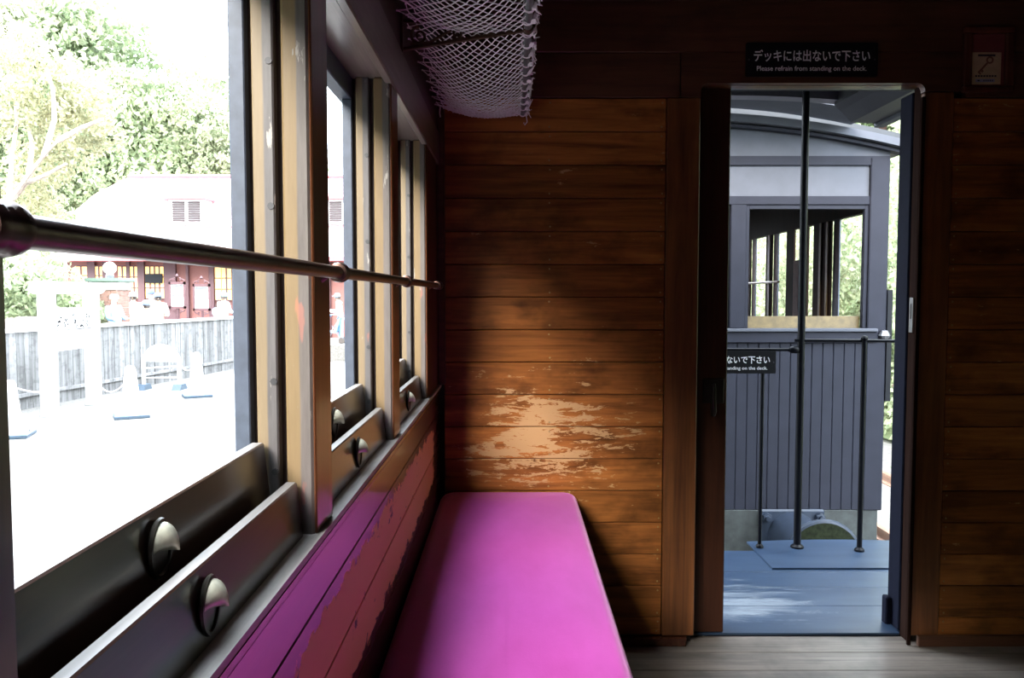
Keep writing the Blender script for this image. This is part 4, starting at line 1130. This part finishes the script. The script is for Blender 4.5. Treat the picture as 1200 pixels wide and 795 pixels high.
# ------------------------------------------------------------------ trees and shrubs
def foliage(seed, blobs, n, size, shell=.55):
    r = random.Random(seed); b = MB(); tot = sum(q[1][0]*q[1][1]*q[1][2] for q in blobs)**1
    for c, rad in blobs:
        kk = int(n*(rad[0]*rad[1]*rad[2])/tot)
        for _ in range(kk):
            while True:
                p = Vector((r.uniform(-1, 1), r.uniform(-1, 1), r.uniform(-1, 1)))
                if shell < p.length < 1: break
            q = Vector(c)+Vector((p.x*rad[0], p.y*rad[1], p.z*rad[2]))
            q += Vector((noise.noise(q*1.7), noise.noise(q*1.7+Vector((9, 0, 0))), noise.noise(q*1.7+Vector((0, 7, 0)))))*.5*min(rad)
            s = size*r.uniform(.6, 1.3)
            a = Vector((r.gauss(0, 1), r.gauss(0, 1), r.gauss(0, .6))).normalized(); o = a.orthogonal().normalized()
            o = (Matrix.Rotation(r.uniform(0, 6.28), 3, a) @ o)
            bi = a.cross(o)
            b.add([q-o*s, q+bi*s*.5, q+o*s, q-bi*s*.5], [(0, 1, 2, 3)])
    return b
def tree_mesh(seed, h, rx, n, size):
    r = random.Random(seed); blobs = []
    for i in range(9):
        a = r.uniform(0, 6.28); d = r.uniform(0, .6)*rx; z = h*r.uniform(.38, .90)
        blobs.append(((d*math.cos(a), d*math.sin(a), z), (rx*r.uniform(.4, .6), rx*r.uniform(.4, .6), h*r.uniform(.11, .17))))
    return foliage(seed, blobs, n, size), blobs
def make_tree(seed, h, rx, n, size, leaf):
    t = empty('broadleaf_tree')
    b, blobs = tree_mesh(seed, h, rx, n, size)
    f = b.build('foliage', M[leaf], t); f['kind'] = 'stuff'
    tr = MB(); r = random.Random(seed+5)
    tr.tube([(0, 0, 0), (.1, .05, h*.25), (-.05, .1, h*.5), (.05, 0, h*.82)], [.03*h**.8, .024*h**.8, .016*h**.8, .004*h**.8], 8)
    tr.build('trunk', M['bark'], t, smooth=True)
    for c, rad in blobs[:7]:
        c = Vector(c); z0 = max(h*.2, c.z-h*.22)
        MB().tube([(0, 0, z0), c*.5+Vector((0, 0, z0*.5)), c], [.012*h**.8, .008*h**.8, .002*h**.8], 6).build('branch', M['bark'], t, smooth=True)
    return t
proto = [make_tree(1, 12, 4.2, 22000, .135, 'leaf'), make_tree(2, 10, 3.6, 19000, .125, 'leaf_p'), make_tree(4, 13, 4.6, 22000, .14, 'leaf_d')]
used = [False]*3
def plant(i, x, y, z, s, label, group, rot=0):
    if used[i]: o = copy_tree(proto[i])
    else: o = proto[i]; used[i] = True
    o.location = (x, y, z); o.scale = (s, s, s); o.rotation_euler = (0, 0, rot)
    tag(o, label, 'tree', group); return o
LB = ['mid green broadleaf tree on the slope behind the red roofed house', 'pale leafy tree on the slope behind the red roofed house', 'tall dark leafed tree on the slope behind the red roofed house']
def hill(px, top_py, Y, i):
    p = onY(px, 300, Y); zt = onY(px, top_py, Y).z; h = [12, 10, 13][i]
    plant(i, p.x, Y, TZ, (zt-TZ)/(h*.98), LB[i], 'trees behind the house', px*.1)
for px, tp, Y, i in ((-40, -60, 33, 1), (10, -40, 36, 0), (60, -20, 40, 1), (105, 15, 37, 2), (140, 45, 34, 0), (175, 70, 38, 1), (205, 75, 35, 0), (240, 105, 38, 2), (275, 130, 36, 1), (310, 150, 37, 0), (30, 90, 31, 2), (85, 110, 32, 0)):
    hill(px, tp, Y+5, i)
# pale branchy tree and shrubs at the end of the terrace
bt = empty('branching_tree', (-15.2, 23.0, TZ)); tag(bt, 'yellowing tree with pale forked bare limbs beside the red roof', 'tree')
def wp_(px, py, Y=23.0): return onY(px, py, Y)
limbs = [[(4, 262), (16, 230), (34, 205), (52, 182), (68, 165)], [(16, 232), (30, 215), (55, 205), (78, 192)], [(52, 182), (64, 140), (62, 105), (55, 80)], [(10, 245), (14, 190), (20, 140), (14, 90)], [(34, 205), (38, 170), (30, 130)], [(68, 165), (95, 150), (120, 140)]]
tk = wp_(2, 270); MB().tube([(tk.x-.1, 23, TZ), (tk.x, 23, tk.z), wp_(8, 250)], [.24, .18, .12], 10).build('trunk', M['bark'], bt, smooth=True)
for L_ in limbs:
    n_ = len(L_); MB().tube([wp_(px, py, 23+.25*i*(1 if L_[0][0] % 4 else -1)) for i, (px, py) in enumerate(L_)], [.085*(1-.8*i/n_) for i in range(n_)], 7).build('limb', M['bark'], bt, smooth=True)
bl = [(wp_(px, py, Y), (r_, r_, r_*.8)) for px, py, Y, r_ in ((20, 130, 23.5, 1.1), (60, 100, 24, 1.2), (100, 120, 24, 1.1), (45, 190, 24, 1.0), (15, 230, 23.6, .9), (80, 165, 24.3, 1.0), (10, 60, 24, 1.2), (50, 240, 24.5, .8), (120, 160, 25, .8))]
f = foliage(21, bl, 9000, .085, .2).build('foliage', M['leaf_y'], bt); f['kind'] = 'stuff'
def shrub(name, label, blobs, n, size, leaf, loc, group=None, cat='shrub'):
    t = empty(name, loc); tag(t, label, cat, group)
    f = foliage(hash(label) % 999, blobs, n, size, .3).build('foliage', M[leaf], t); f['kind'] = 'stuff'
    for i in range(4):
        c = blobs[i % len(blobs)][0]
        MB().tube([(loc[0]+.1*i, loc[1], loc[2]), (Vector(c)+Vector(loc))/2, c], [.05, .035, .01], 6).build('stem', M['bark'], t)
    return t
def pb(lst): return [(onY(px, py, Y), (r_, r_, r_*.85)) for px, py, Y, r_ in lst]
o = onY(45, 340, 18.6)
random.seed(1)
def shrub2(name, label, lst, n, size, leaf, cat='shrub'):
    bl = pb(lst); c = bl[0][0]; t = empty(name, (c.x, c.y, TZ)); tag(t, label, cat)
    f = foliage(len(label), bl, n, size, .3).build('foliage', M[leaf], t); f['kind'] = 'stuff'
    for q, r_ in bl[:5]:
        MB().tube([(c.x, c.y, TZ), ((c.x+q.x)/2, (c.y+q.y)/2, (TZ+q.z)/2+.2), q], [.05, .03, .008], 6).build('stem', M['bark'], t)
shrub2('leafy_shrub', 'bushy mixed green shrub growing over the fence by the name board', [(20, 335, 19, .75), (45, 345, 18.6, .7), (62, 330, 19.4, .6), (35, 318, 19.6, .6), (70, 350, 19, .45), (88, 358, 18.8, .5), (8, 350, 18.5, .6)], 5200, .085, 'leaf')
shrub2('leafy_shrub', 'small light green shrub at the foot of the gate pier', [(118, 372, 19.8, .35), (112, 362, 19.9, .3)], 700, .07, 'leaf_p')
shrub2('dark_shrub', 'dark green shrub below the pale branching tree', [(30, 275, 25.5, 1.1), (60, 262, 26, .8), (5, 285, 25, 1.0)], 3200, .11, 'leaf')

# wooded bank on the other side of the track
bank = MB(); nxg, nyg = 10, 24
vs = []
for j in range(nyg+1):
    for i in range(nxg+1):
        xx = 5.6+i*1.3; yy = -6+j*2.2
        vs.append((xx, yy, GZ+max(0, i-.3)*.55+.25*noise.noise((xx*.5, yy*.5, 0))))
bank.add(vs, [(j*(nxg+1)+i, j*(nxg+1)+i+1, (j+1)*(nxg+1)+i+1, (j+1)*(nxg+1)+i) for j in range(nyg) for i in range(nxg)])
S(bank.build('floor_bank', M['leaf_d']))
bb = []
for s in (31, 32):
    r = random.Random(s)
    t = empty('bank_bush')
    bl = [((r.uniform(-.8, .8), r.uniform(-.8, .8), r.uniform(.4, 2.4)), (r.uniform(.6, 1.0),)*3) for _ in range(8)]
    f = foliage(s, bl, 13000, .045, .3).build('foliage', M['leaf_p' if s == 31 else 'leaf'], t); f['kind'] = 'stuff'
    for c, r_ in bl[:5]: MB().tube([(0, 0, 0), Vector(c)*.5+Vector((0, 0, .2)), c], [.05, .03, .01], 6).build('stem', M['bark'], t)
    bb.append(t)
ub = [False, False]; r = random.Random(8)
BL = ['pale mixed leafy bush on the bank across the track', 'green leafy bush on the bank across the track']
for j in range(18):
    for i in range(2):
        k = (i+j) % 2
        if ub[k]: t = copy_tree(bb[k])
        else: t = bb[k]; ub[k] = True
        xx = 6.3+i*2.6+r.uniform(-.3, .3); yy = 4.6+j*1.55+r.uniform(-.4, .4)
        t.location = (xx, yy, GZ+max(0, (xx-5.6)/1.3-.3)*.55-.15); s = r.uniform(.95, 1.25); t.scale = (s, s, s*1.15); t.rotation_euler = (0, 0, r.uniform(0, 6))
        tag(t, BL[k], 'bush', 'bushes on the bank')
for y_, i in ((2, 0), (7, 1), (12, 2), (17, 0), (23, 1), (29, 2), (36, 0)):
    plant(i, 11.5+(y_ % 3)*.6, y_, GZ+1.6, 1.0, ['mid green', 'pale', 'dark'][i]+' tall tree behind the bushes on the bank', 'trees on the bank', y_)
# unseen ring of trees and bushes, added to block the low sky
for k in range(13):
    a = R(160+k*9.5); rr_ = 13.5+(k % 2)*2.6
    low = R(224) < a < R(262)             # added trees kept short here so the sun clears them
    x_, y_ = rr_*math.cos(a), 2+rr_*math.sin(a); i = (2, 0)[k % 3 == 1]
    plant(i, x_, y_, GZ, .60 if low else .93+(k % 2)*.16, ['mid green', 'pale', 'dark'][i]+' tree added out of view to block the low sky', 'added trees blocking the low sky', k*1.3)
    for q in (-1, 1):
        a2 = a+R(2.4)*q; t = copy_tree(bb[(k+q) % 2]); t.location = (12.2*math.cos(a2), 2+12.2*math.sin(a2), GZ-.1)
        t.scale = (1.5, 1.5, 1.35); t.rotation_euler = (0, 0, k+q); tag(t, 'leafy bush added out of view to close the sky below the crowns', 'bush', 'added bushes blocking the low sky')
